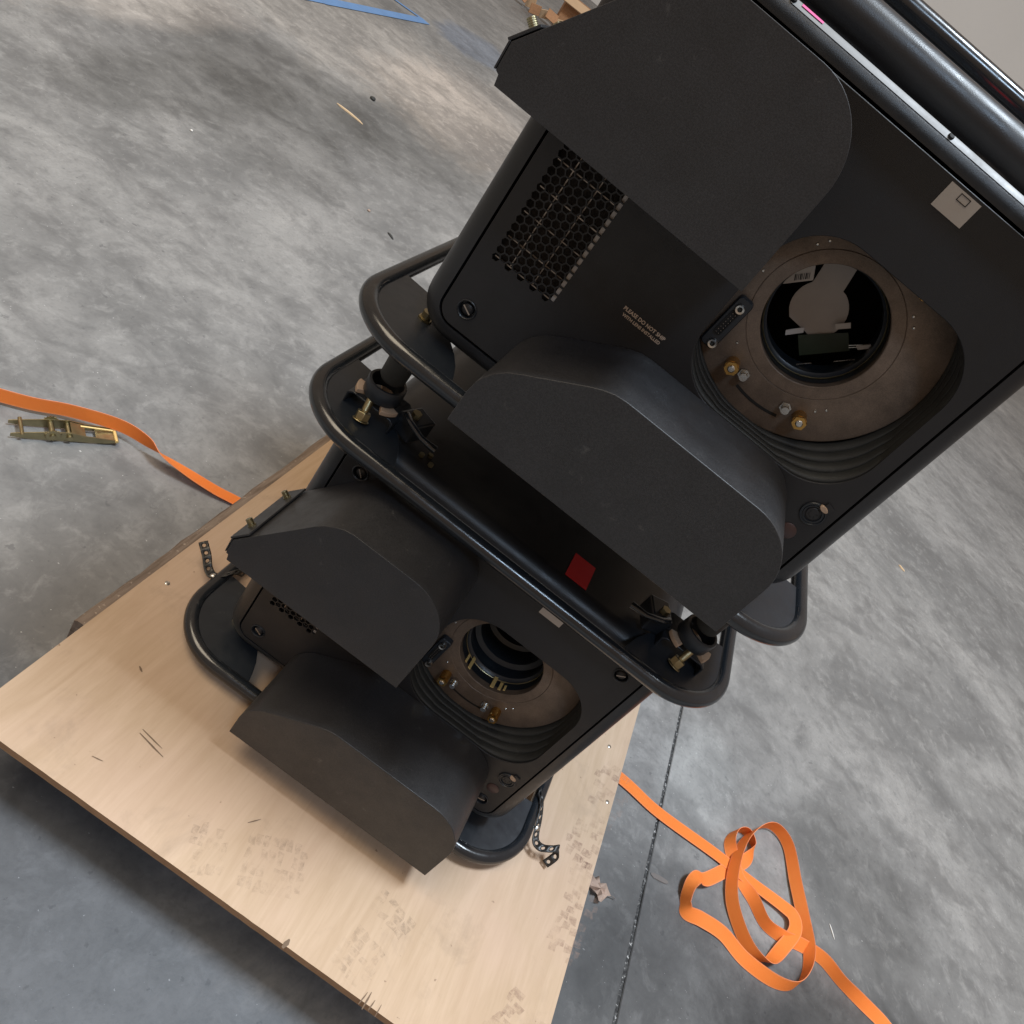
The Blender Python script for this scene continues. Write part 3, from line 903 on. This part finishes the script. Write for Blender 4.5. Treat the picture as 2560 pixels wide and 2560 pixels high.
def weld(bm, sx, z):
    cx, cy = -HW + RC, Y0 + RC
    pts = []
    for k in range(40):
        t = math.radians(176 + 98 * k / 39); r = RC - TR * .62
        pts.append((sx * -1 * (cx + r * math.cos(t)) if sx > 0 else cx + r * math.cos(t), cy + r * math.sin(t), z + .0088 + random.uniform(-.0006, .0006)))
    tube(bm, pts, [.0011 + random.uniform(-.0004, .0006) for _ in pts], 6)

def build_frame():
    Fm = thing('rigging_frame', '', 'frame', (0, .4, ZL - TR))
    for z, nm in ((ZL, 'lower_ring'), (ZU, 'upper_ring')):
        bm = BM(); tube(bm, [(x, y, z) for x, y in ring_path()], TR, 20, closed=True)
        rg = obj(nm, bm, M['tube'], Fm, smooth=60)
        for sx in (-1, 1):
            for fr in (True, False):
                bm = BM(); prism(bm, corner_poly(sx, fr), z + .0015, z + .0065)
                o = bevel(obj('corner_plate', bm, M['plate'], Fm, smooth=0), .001)
                if fr:
                    bm = BM(); weld(bm, sx, z); obj('weld_seam', bm, M['tube'], o, smooth=60)
        # brass bolts between plates and projector body
        for sx in (-1, 1):
            za, zb = (z + .006, SZ0 + .004) if z < 0 else (SZ1 - .008, z + .002)
            if zb > za:
                bm = BM(); cyl(bm, (sx * .300, .050, za), (sx * .300, .050, zb), .0075, n=16)
                cyl(bm, (sx * .300, .050, za), (sx * .300, .050, za + .0035), .0105, n=6)
                obj('spacer_bolt', bm, M['zinc'], Fm, smooth=30)
    # feet below the lower ring
    for sx in (-1, 1):
        for y in (.036, .78):
            bm = BM(); zf_ = ZB
            if True:
                lathe(bm, [(0, 0), (.018, 0), (.0195, .003), (.021, .012), (.021, .030)], (sx * .292, y, zf_), (0, 0, 1), 24)
            obj('foot', bm, M['rubber'], Fm, smooth=40)
    # stacking gear on the upper ring
    for sx in (-1, 1):
        cxp, cyp = sx * .292, .036
        bm = BM()
        zt = ZU + .030; hw_ = .040
        prof = [(-hw_, .0065), (-hw_, .025), (-hw_ + .006, .030), (hw_ - .006, .030), (hw_, .025), (hw_, .0065)]
        prof2 = [(x * (1 - .0035 / abs(hw_)) if abs(x) > .03 else x, z - .0028) for x, z in prof]
        Av = [[bm.verts.new((cxp + x, cyp + yy, ZU + z)) for x, z in prof] for yy in (-.022, .045)]
        Bv = [[bm.verts.new((cxp + x * .93, cyp + yy, ZU + (z - .0028 if z > .01 else z))) for x, z in prof] for yy in (-.022, .045)]
        for i in range(5):
            bm.faces.new((Av[0][i], Av[0][i + 1], Av[1][i + 1], Av[1][i])); bm.faces.new((Bv[0][i], Bv[1][i], Bv[1][i + 1], Bv[0][i + 1]))
            bm.faces.new((Av[0][i], Bv[0][i], Bv[0][i + 1], Av[0][i + 1])); bm.faces.new((Av[1][i], Av[1][i + 1], Bv[1][i + 1], Bv[1][i]))
        for i in (0, 5): bm.faces.new((Av[0][i], Av[1][i], Bv[1][i], Bv[0][i]))
        br = bevel(obj('stacking_bracket', bm, M['plate'], Fm, smooth=40), .0008)
        bm = BM(); lathe(bm, [(.0215, .000), (.0285, 0), (.0292, .0015), (.0292, .023), (.0280, .025), (.0245, .025), (.0232, .023), (.0215, .006), (.0215, 0)], (cxp, cyp, ZU + .042), (sx * .06, -.05, 1), 40)
        obj('stacking_cup', bm, M['plate'], Fm, smooth=40)
        for a in (95, 200, 320):
            bm = BM(); pts = []
            a_ = math.radians(a if sx < 0 else 180 - a)
            out = []
            for k in range(9):
                t = a_ + math.radians(-22 + 44 * k / 8); out.append((cxp + .0385 * math.cos(t), cyp + .0385 * math.sin(t)))
            inn_ = []
            for k in range(9):
                t = a_ + math.radians(-22 + 44 * k / 8); inn_.append((cxp + .022 * math.cos(t), cyp + .022 * math.sin(t)))
            prism(bm, out + inn_[::-1], ZU + .034, ZU + .0415)
            bevel(obj('tan_lug', bm, M['tan'], br, smooth=40), .001)
        bm = BM(); box(bm, (sx * .232, .052, ZU + .0235), (.036, .046, .034), sx * .35)
        ch_ = bevel(obj('clamp_housing', bm, M['plate'], Fm, smooth=0), .003)
        bm = BM(); tube(bm, [(sx * .245, .03, ZU + .046), (sx * .232, .010, ZU + .052), (sx * .205, -.002, ZU + .050), (sx * .180, .002, ZU + .046)], [.005, .0045, .0042, .006], 10)
        obj('clamp_lever', bm, M['tube'], ch_, smooth=60)
        bm = BM(); cyl(bm, (sx * .236, .046, ZU + .040), (sx * .236, .046, ZU + .049), .0075, n=6)
        obj('clamp_bolt', bm, M['zinc'], ch_, smooth=20)
        # bolt with nut and threaded end
        d = Vector((.10 * -sx * -1, .22, .60)).normalized()
        nb = Vector((sx * .292, .002, ZU + .0085))
        bm = BM(); cyl(bm, nb, nb + d * .0125, .0110, n=6); cyl(bm, nb - d * .002, nb, .0125, n=18)
        bo = bevel(obj('hex_nut', bm, M['zinc'], Fm, smooth=20), .0008)
        bm = BM(); cyl(bm, nb, nb + d * .040, .0052, n=14)
        for k in range(12): cyl(bm, nb + d * (.016 + k * .0020), nb + d * (.0171 + k * .0020), .0060, .0056, n=14)
        obj('threaded_bolt', bm, M['zinc'], bo, smooth=30)
        if sx < 0:
            for ox, oy in ((-.196, .040), (-.186, .052), (-.176, .034)):
                bm = BM(); cyl(bm, (ox, oy, ZU - .004), (ox, oy, ZU + .001), .0045, n=6)
                obj('small_nut', bm, M['zinc'], Fm, smooth=20)
    # stacking spigot that drops from the lower corner plates into the cup below
    for sx in (-1, 1):
        bm = BM(); lathe(bm, [(.0225, 0), (.0225, -.010), (.0205, -.050), (.0195, -.092), (.016, -.097), (0, -.098)], (sx * .292, .036, ZL + .0015), (0, 0, 1), 28)
        Fm['spig'] = 1
        o = obj('stacking_spigot', bm, M['rubber'], Fm, smooth=40)
        o['_sp'] = 1
    return Fm

fr_low = build_frame()
fr_up = copy_tree(fr_low); fr_up.location.z += HS
# the bottom frame stands on feet, the top one on spigots
for ch in list(fr_low.children):
    if '_sp' in ch: bpy.data.objects.remove(ch)
for ch in list(fr_up.children):
    if ch.name.startswith('foot'): bpy.data.objects.remove(ch)
FG = 'tube rigging frames round the projectors'
tag(fr_low, 'glossy black tube frame round the lower projector, strapped down to the plywood', 'frame', FG)
tag(fr_up, 'glossy black tube frame round the upper projector, clamped on the frame below', 'frame', FG)
# extra carrying rails on top of the upper frame
def rail(y, z, r):
    bm = BM(); L = HW - .045; rb_ = min(.03, z - ZU)
    pts = [(-HW, y, ZU), (-HW, y, z - rb_ * .98)]
    for k in range(7):
        t = math.radians(180 - 90 * k / 6); pts.append((-HW + rb_ + rb_ * math.cos(t), y, z - rb_ + rb_ * math.sin(t)))
    pts += [(-.33 + .06 * k, y, z) for k in range(0, 6)]
    full = pts + [(-x, yy, zz) for x, yy, zz in pts[::-1]]
    tube(bm, full, r, 18)
    return obj('top_rail', bm, M['tube'], fr_up, smooth=60)
bm = BM(); tube(bm, [(x, Y0, ZU + .0075) for x in (-.262, -.258, -.1, .1, .258, .262)], [.017, .0205, .0205, .0205, .0205, .017], 24)
obj('rail_sleeve', bm, M['shell'], fr_up, smooth=60)
rail(.17, ZU + .058, .013)

# ------------------------------------------------------------------ perforated hanger straps
def ribbon_pts(ctrl, per=8):
    """Catmull-Rom through control tuples."""
    out = []
    n = len(ctrl)
    for i in range(n - 1):
        p0, p1, p2, p3 = (Vector(ctrl[max(i - 1, 0)]), Vector(ctrl[i]), Vector(ctrl[i + 1]), Vector(ctrl[min(i + 2, n - 1)]))
        for k in range(per):
            t = k / per
            out.append(.5 * ((2 * p1) + (p2 - p0) * t + (2 * p0 - 5 * p1 + 4 * p2 - p3) * t * t + (3 * p1 - p0 - 3 * p2 + p3) * t ** 3))
    out.append(Vector(ctrl[-1])); return out

def hanger(ctrl, side, width, label, screw_at):
    """bent metal strip with a row of round holes: ctrl path, side = width direction per control point"""
    th = thing('perforated_strap', label, 'metal strap', ctrl[0], group='perforated straps holding the frame down')
    th['_base'] = ctrl[0]
    bm = BM()
    P = ribbon_pts(ctrl, 10); W = ribbon_pts(side, 10)
    L = [0]
    for a, b2 in zip(P[:-1], P[1:]): L.append(L[-1] + (b2 - a).length)
    tot = L[-1]; pitch = .0155; ncell = max(2, int(tot / pitch)); pitch = tot / ncell
    def at(s, v):
        s = min(max(s, 0), tot); i = 0
        while i < len(L) - 2 and L[i + 1] < s: i += 1
        f = (s - L[i]) / max(1e-9, L[i + 1] - L[i])
        p = P[i].lerp(P[i + 1], f); wv = W[i].lerp(W[i + 1], f).normalized()
        return p + wv * v
    hw = width / 2; hr = .0035
    for c in range(ncell):
        s0, s1 = c * pitch, (c + 1) * pitch; sm = (s0 + s1) / 2
        K = 16
        inn, out = [], []
        for k in range(K):
            a = 2 * PI * k / K; ca, sa = math.cos(a), math.sin(a)
            inn.append(bm.verts.new(at(sm + hr * ca, hr * sa)))
            q = min(pitch / 2 / max(abs(ca), 1e-6), hw / max(abs(sa), 1e-6))
            out.append(bm.verts.new(at(sm + q * ca, q * sa)))
        corners = {}
        for k in range(K):
            k2 = (k + 1) % K
            bm.faces.new((inn[k], inn[k2], out[k2], out[k]))
            a, b2 = 2 * PI * k / K, 2 * PI * (k + 1) / K
            ac = [math.atan2(hw * sy, pitch / 2 * sx_) % (2 * PI) for sx_, sy in ((1, 1), (-1, 1), (-1, -1), (1, -1))]
            for an, (sx_, sy) in zip(ac, ((1, 1), (-1, 1), (-1, -1), (1, -1))):
                if a + 1e-6 < an < b2 - 1e-6:
                    cv = bm.verts.new(at(sm + sx_ * pitch / 2, sy * hw)); bm.faces.new((out[k], out[k2], cv))
    bmesh.ops.remove_doubles(bm, verts=bm.verts[:], dist=.0002)
    o = obj('strip', bm, M['hanger'], th, smooth=60)
    sd = o.modifiers.new('thick', 'SOLIDIFY'); sd.thickness = .0012; sd.offset = 0
    p = at(screw_at * tot, 0); nrm = (at(screw_at * tot + .002, 0) - at(screw_at * tot - .002, 0)).cross(W[int(screw_at * (len(W) - 1))]).normalized()
    if nrm.z < 0: nrm = -nrm
    bm = BM(); lathe(bm, [(0, .0026), (.003, .0024), (.0055, .001), (.0062, 0), (.0062, -.002)], p, nrm, 18)
    obj('screw', bm, M['steel'], th)
    return th
hanger([(-.458, .142, -.066), (-.444, .133, -.070), (-.432, .125, -.074), (-.414, .111, -.082), (-.398, .106, -.083), (-.380, .112, -.066), (-.370, .128, -.062), (-.358, .146, -.075)],
       [(.55, .72, .35), (.52, .75, .32), (.50, .8, .3), (.3, .9, .25), (.1, 1, .1), (0, 1, 0), (0, 1, 0), (0, 1, 0)], .0175,
       'bent black perforated strap sticking up beside the left frame corner', .50)
hanger([(.372, .155, -.066), (.386, .130, -.064), (.396, .100, -.070), (.404, .074, -.080), (.411, .061, -.083), (.424, .055, -.079), (.440, .059, -.070), (.454, .067, -.066), (.457, .058, -.078), (.451, .046, -.100)],
       [(0, 1, .2), (.2, 1, 0), (.5, .85, 0), (.6, .75, .1), (.5, .8, .2), (.2, .9, .35), (.1, .95, .25), (-.2, .95, .2), (-.8, .5, 0), (-.9, .4, -.1)], .0165,
       'bent black perforated strap hooked off the right frame corner', .40)

# ------------------------------------------------------------------ orange webbing
def webbing(ctrl, width, thick=.0014):
    me_pts = ribbon_pts([c for c in ctrl], 9) if False else None
    P = []
    n = len(ctrl)
    C4 = [Vector((c[0], c[1], c[2], math.radians(c[3]))) for c in ctrl]
    for i in range(n - 1):
        p0, p1, p2, p3 = C4[max(i - 1, 0)], C4[i], C4[i + 1], C4[min(i + 2, n - 1)]
        for k in range(9):
            t = k / 9
            P.append(.5 * ((2 * p1) + (p2 - p0) * t + (2 * p0 - 5 * p1 + 4 * p2 - p3) * t * t + (3 * p1 - p0 - 3 * p2 + p3) * t ** 3))
    P.append(C4[-1])
    bm = BM(); uvl = bm.loops.layers.uv.new("UVMap")
    rows = []; s = 0
    for i, p in enumerate(P):
        a, b2 = P[max(i - 1, 0)], P[min(i + 1, len(P) - 1)]
        t = Vector((b2[0] - a[0], b2[1] - a[1], b2[2] - a[2])).normalized()
        h = Vector((-t.y, t.x, 0)).normalized(); u = t.cross(h) * (1 if t.cross(h).z > 0 else -1)
        side = h * math.cos(p[3]) + u * math.sin(p[3])
        if i: s += (Vector(p[:3]) - Vector(P[i - 1][:3])).length
        c = Vector(p[:3])
        nr = t.cross(side).normalized() * thick / 2
        lowest = min((c + side * width / 2).z, (c - side * width / 2).z)
        if lowest < ZF + .0012: c = c + Vector((0, 0, ZF + .0012 - lowest))
        ring = []
        for off, v in ((side * -width / 2 + nr, 0), (side * -width * .15 + nr, .35), (side * width * .15 + nr, .65), (side * width / 2 + nr, 1), (side * width / 2 - nr, 1), (side * width * .15 - nr, .65), (side * -width * .15 - nr, .35), (side * -width / 2 - nr, 0)):
            ring.append((bm.verts.new(c + off), s, v))
        rows.append(ring)
    m8 = 8
    for A, B in zip(rows[:-1], rows[1:]):
        for k in range(m8):
            q = (A[k], A[(k + 1) % m8], B[(k + 1) % m8], B[k])
            f = bm.faces.new([v[0] for v in q])
            for lp, v in zip(f.loops, q): lp[uvl].uv = (v[1] * 5, v[2])
    bm.faces.new([v[0] for v in rows[0]][::-1]); bm.faces.new([v[0] for v in rows[-1]])
    return bm

COIL=[(0.36,0.5,-0.247,5),(0.623,0.498,-0.243,8),(0.755,0.484,-0.244,5),(0.945,0.489,-0.243,5),(1.064,0.483,-0.24,5),(1.158,0.48,-0.236,12),(1.193,0.466,-0.228,25),(1.199,0.429,-0.228,20),(1.169,0.37,-0.232,12),(1.126,0.305,-0.236,60),(1.08,0.296,-0.234,104),(1.032,0.333,-0.232,112),(0.996,0.394,-0.228,115),(0.991,0.48,-0.222,112),(1.013,0.572,-0.22,104),(1.064,0.653,-0.222,90),(1.117,0.692,-0.226,84),(1.169,0.67,-0.23,72),(1.197,0.571,-0.228,60),(1.222,0.488,-0.226,58),(1.249,0.41,-0.23,70),(1.241,0.347,-0.234,90),(1.208,0.295,-0.236,104),(1.148,0.271,-0.238,122),(1.061,0.273,-0.24,145),(0.992,0.295,-0.24,152),(0.925,0.289,-0.238,150),(0.881,0.278,-0.236,126),(0.871,0.298,-0.234,100),(0.866,0.326,-0.219,120),(0.885,0.369,-0.221,170),(0.922,0.395,-0.236,180),(0.988,0.474,-0.246,184),(1.038,0.533,-0.244,188),(1.057,0.583,-0.236,240),(1.027,0.613,-0.234,265),(0.993,0.595,-0.234,265),(0.977,0.554,-0.236,250),(0.992,0.518,-0.243,220),(1.028,0.474,-0.248,195),(1.069,0.435,-0.24,240),(1.108,0.395,-0.238,255),(1.166,0.397,-0.24,230),(1.232,0.415,-0.24,220),(1.299,0.418,-0.24,240),(1.356,0.395,-0.24,255),(1.429,0.384,-0.242,230),(1.493,0.377,-0.244,210),(1.572,0.362,-0.244,200),(1.9,0.33,-0.246,188)]
LEFT=[(-1.3,.15,-.235,70),(-1.10,.225,-.228,76),(-0.989,0.289,-0.225,78),(-0.921,0.346,-0.222,78),(-0.834,0.393,-0.215,80),(-0.766,0.404,-0.214,95),(-0.716,0.403,-0.218,145),(-0.658,0.417,-0.228,168),(-0.589,0.436,-0.238,176),(-0.532,0.455,-0.243,178),(-0.444,0.467,-0.246,180),(-.30,.48,-.247,180)]
ws = obj('webbing_strap', webbing(COIL, .0335), M['strap'], smooth=50)
tag(ws, 'orange webbing strap lying in a loose tangled coil on the concrete', 'strap')
rs = thing('ratchet_strap', 'orange strap with yellow zinc ratchet on the floor left of the plywood', 'strap', (-.9, .35, ZF))
obj('webbing', webbing(LEFT, .0325), M['strap'], rs, smooth=50)
# ratchet buckle
def local(o, ax, ay, az):
    return Matrix(((ax[0], ay[0], az[0], o[0]), (ax[1], ay[1], az[1], o[1]), (ax[2], ay[2], az[2], o[2]), (0, 0, 0, 1)))
ra = Vector((.62, .78, 0)).normalized()
rb = Vector((-ra.y, ra.x, 0))
RO = local((-.905, .285, ZF + .003), ra, rb, (0, 0, 1))
def rbox(bm, c, s, rot=None):
    mt = RO @ Matrix.Translation(c)
    if rot is not None: mt = mt @ rot
    bmesh.ops.create_cube(bm, size=1, matrix=mt @ Matrix.Diagonal((*s, 1)))
def rcyl(bm, a, b2, r, n=16): cyl(bm, RO @ Vector(a), RO @ Vector(b2), r, n=n)
for s in (-.019, .019):
    bm = BM()
    pl = [(-.08, .004), (-.05, .0), (.10, .001), (.125, .006), (.124, .013), (.06, .019), (.03, .026), (-.01, .024), (-.06, .016), (-.08, .012)]
    A = [bm.verts.new(RO @ Vector((x, s - .001, z))) for x, z in pl]; B = [bm.verts.new(RO @ Vector((x, s + .001, z))) for x, z in pl]
    n = len(pl); bm.faces.new(A); bm.faces.new(B[::-1])
    for i in range(n): bm.faces.new((A[i], B[i], B[(i + 1) % n], A[(i + 1) % n]))
    obj('side_plate', bm, M['zinc'], rs, smooth=0)
bm = BM(); rbox(bm, (.105, 0, .0075), (.045, .037, .0018), Matrix.Rotation(-.05, 4, 'Y')); bevel(obj('handle_plate', bm, M['zinc'], rs, smooth=0), .0006)
bm = BM(); rcyl(bm, (.122, -.022, .011), (.122, .022, .011), .0035); rcyl(bm, (.052, .012, .018), (.118, .012, .0125), .0022)
obj('handle_bar', bm, M['gold'], rs, smooth=40)
for x in (-.06, -.004, .028):
    bm = BM(); rcyl(bm, (x, -.026, .014), (x, .026, .014), .0062 if x > -.03 else .004)
    obj('axle', bm, M['zinc'], rs, smooth=40)
for s in (-.0215, .0215):
    bm = BM(); pts = []
    for k in range(32):
        r = .0165 if k % 2 else .013; pts.append((-.004 + r * math.cos(2 * PI * k / 32), .0165 + r * math.sin(2 * PI * k / 32)))
    A = [bm.verts.new(RO @ Vector((x, s - .001, z))) for x, z in pts]; B = [bm.verts.new(RO @ Vector((x, s + .001, z))) for x, z in pts]
    bm.faces.new(A); bm.faces.new(B[::-1])
    for i in range(32): bm.faces.new((A[i], B[i], B[(i + 1) % 32], A[(i + 1) % 32]))
    obj('toothed_wheel', bm, M['zinc'], rs, smooth=0)
bm = BM(); rbox(bm, (.045, 0, .020), (.030, .034, .0018), Matrix.Rotation(.25, 4, 'Y')); obj('pawl', bm, M['zinc'], rs, smooth=0)

# ------------------------------------------------------------------ small things on the floor
def sliver(name, p, q, wd, ht, mat, label, cat):
    bm = BM(); p = Vector(p); q = Vector(q); d = (q - p); s = Vector((-d.y, d.x, 0)).normalized()
    rings = []
    for t, k in ((0, .35), (.15, .9), (.5, 1), (.85, .8), (1, .3)):
        c = p + d * t + s * random.uniform(-.15, .15) * wd
        rings.append([c - s * wd / 2 * k, c + s * wd / 2 * k, c + s * wd / 2.4 * k + Vector((0, 0, ht * k)), c - s * wd / 2.4 * k + Vector((0, 0, ht * k))])
    loops(bm, rings, (True, True))
    return tag(obj(name, bm, mat, smooth=0), label, cat)
sliver('wood_splinter', (-1.886, 3.026, ZF + .001), (-1.723, 3.026, ZF + .001), .017, .006, M['splinter'], 'thin pale wood splinter lying on the concrete behind the stack', 'splinter')
sliver('white_scrap', (1.335, .545, ZF + .001), (1.352, .510, ZF + .001), .0035, .002, M['white_chip'], 'thin white scrap on the floor right of the strap coil', 'scrap')
sliver('wood_chip', (1.863, 2.99, ZF + .001), (1.90, 2.965, ZF + .001), .014, .006, M['splinter'], 'small cream wood chip on the floor right of the stack', 'chip')
sliver('brown_chip', (.775, .315, ZF + .001), (.826, .324, ZF + .001), .015, .0018, M['chip'], 'flat grey brown flake on the floor next to the joint', 'chip')
sliver('dark_sliver', (-1.09, 2.205, ZF + .001), (-1.05, 2.18, ZF + .001), .012, .004, M['pebble'], 'dark sliver on the floor left of the upper projector', 'sliver')
def pebble(p, r, mat, label):
    bm = BM(); bmesh.ops.create_icosphere(bm, subdivisions=2, radius=r, matrix=Matrix.Translation(p) @ Matrix.Diagonal((1, .9, .7, 1)))
    for v in bm.verts: v.co += (v.co - Vector(p)) * .3 * mnoise.noise(v.co * 120)
    tag(obj('pebble', bm, mat, smooth=40), label, 'pebble')
pebble((-1.898, 3.423, ZF + .008), .016, M['pebble'], 'dark pebble on the concrete just beyond the wood splinter')
pebble((-1.219, 2.250, ZF + .004), .007, M['leaf'], 'tiny pinkish crumb on the concrete left of the stack')
pebble((-1.783, 1.808, ZF + .003), .006, M['white_chip'], 'tiny pale crumb on the concrete at far left')

# dry curled leaf
lf = thing('dry_leaf', 'crumpled dry brown leaf on the floor against the plywood edge', 'leaf', (.653, .185, ZF))
bm = BM()
o_ = Vector((.650, .185, ZF + .004))
out = [(-.040, .002), (-.030, .016), (-.026, .009), (-.012, .024), (-.006, .012), (.010, .020), (.020, .010), (.030, .002), (.020, -.006), (.012, -.024), (.002, -.030), (.000, -.012), (-.012, -.018), (-.016, -.008), (-.034, -.014)]
ctr = bm.verts.new(o_ + Vector((0, 0, .012)))
vs = [bm.verts.new(o_ + Vector((x, y, .012 * abs(math.sin(i * 1.7)) + .002))) for i, (x, y) in enumerate(out)]
mid = [bm.verts.new(o_ + Vector((x * .5, y * .5, .008 + .007 * math.sin(i * 2.3)))) for i, (x, y) in enumerate(out)]
n = len(out)
for i in range(n):
    bm.faces.new((vs[i], vs[(i + 1) % n], mid[(i + 1) % n], mid[i])); bm.faces.new((mid[i], mid[(i + 1) % n], ctr))
b_ = obj('blade', bm, M['leaf'], lf, smooth=20); sd = b_.modifiers.new('t', 'SOLIDIFY'); sd.thickness = .0006
bm = BM(); tube(bm, [o_ + Vector((.024, .003, .006)), o_ + Vector((.036, .007, .005)), o_ + Vector((.046, .009, .002))], .0011, 8)
obj('stalk', bm, M['chip'], lf)

# ------------------------------------------------------------------ far clutter
cb = thing('cardboard_box', 'torn brown cardboard box with pale crumpled flaps far behind the stack', 'box', (-3.0, 10.2, ZF))
bm = BM(); box(bm, (-2.75, 10.35, ZF + .19), (.75, .6, .36), .3); bevel(obj('body', bm, M['card'], cb, smooth=0), .01)
for k in range(9):
    bm = BM()
    x = -3.42 + .10 * k; y = 9.72 + random.uniform(-.08, .10) + .012 * k
    rot = Matrix.Rotation(random.uniform(-.5, .9), 4, 'Z') @ Matrix.Rotation(random.uniform(-.7, .5), 4, 'X') @ Matrix.Rotation(random.uniform(-.5, .5), 4, 'Y')
    box(bm, (x, y, ZF + .06 + random.uniform(0, .06)), (.15, .012, .11), rot)
    bevel(obj('torn_flap', bm, M['card_pale'] if k % 2 else M['card'], cb, smooth=0), .003)
bm = BM(); box(bm, (-2.86, 9.93, ZF + .37), (.72, .012, .13), Matrix.Rotation(.3, 4, 'Z') @ Matrix.Rotation(-.9, 4, 'X')); obj('flap', bm, M['card_pale'], cb, smooth=0)
ck = thing('equipment_case', 'black equipment case standing behind the torn cardboard box', 'case', (-2.2, 10.6, ZF))
bm = BM(); box(bm, (-2.0, 10.75, ZF + .35), (.8, .6, .68), .3); bevel(obj('body', bm, M['case'], ck, smooth=0), .02)
bm = BM(); box(bm, (-2.02, 10.75, ZF + .73), (.84, .64, .06), .3); bevel(obj('lid', bm, M['case'], ck, smooth=0), .015)
for dx in (-.25, .25):
    bm = BM(); box(bm, (-2.0 + dx + .09, 10.44 + dx * .3, ZF + .66), (.09, .03, .12), .3); obj('latch', bm, M['steel'], ck, smooth=0)

for o in list(bpy.data.objects):
    for k in ('_base', '_sp', 'spig'):
        if k in o: del o[k]
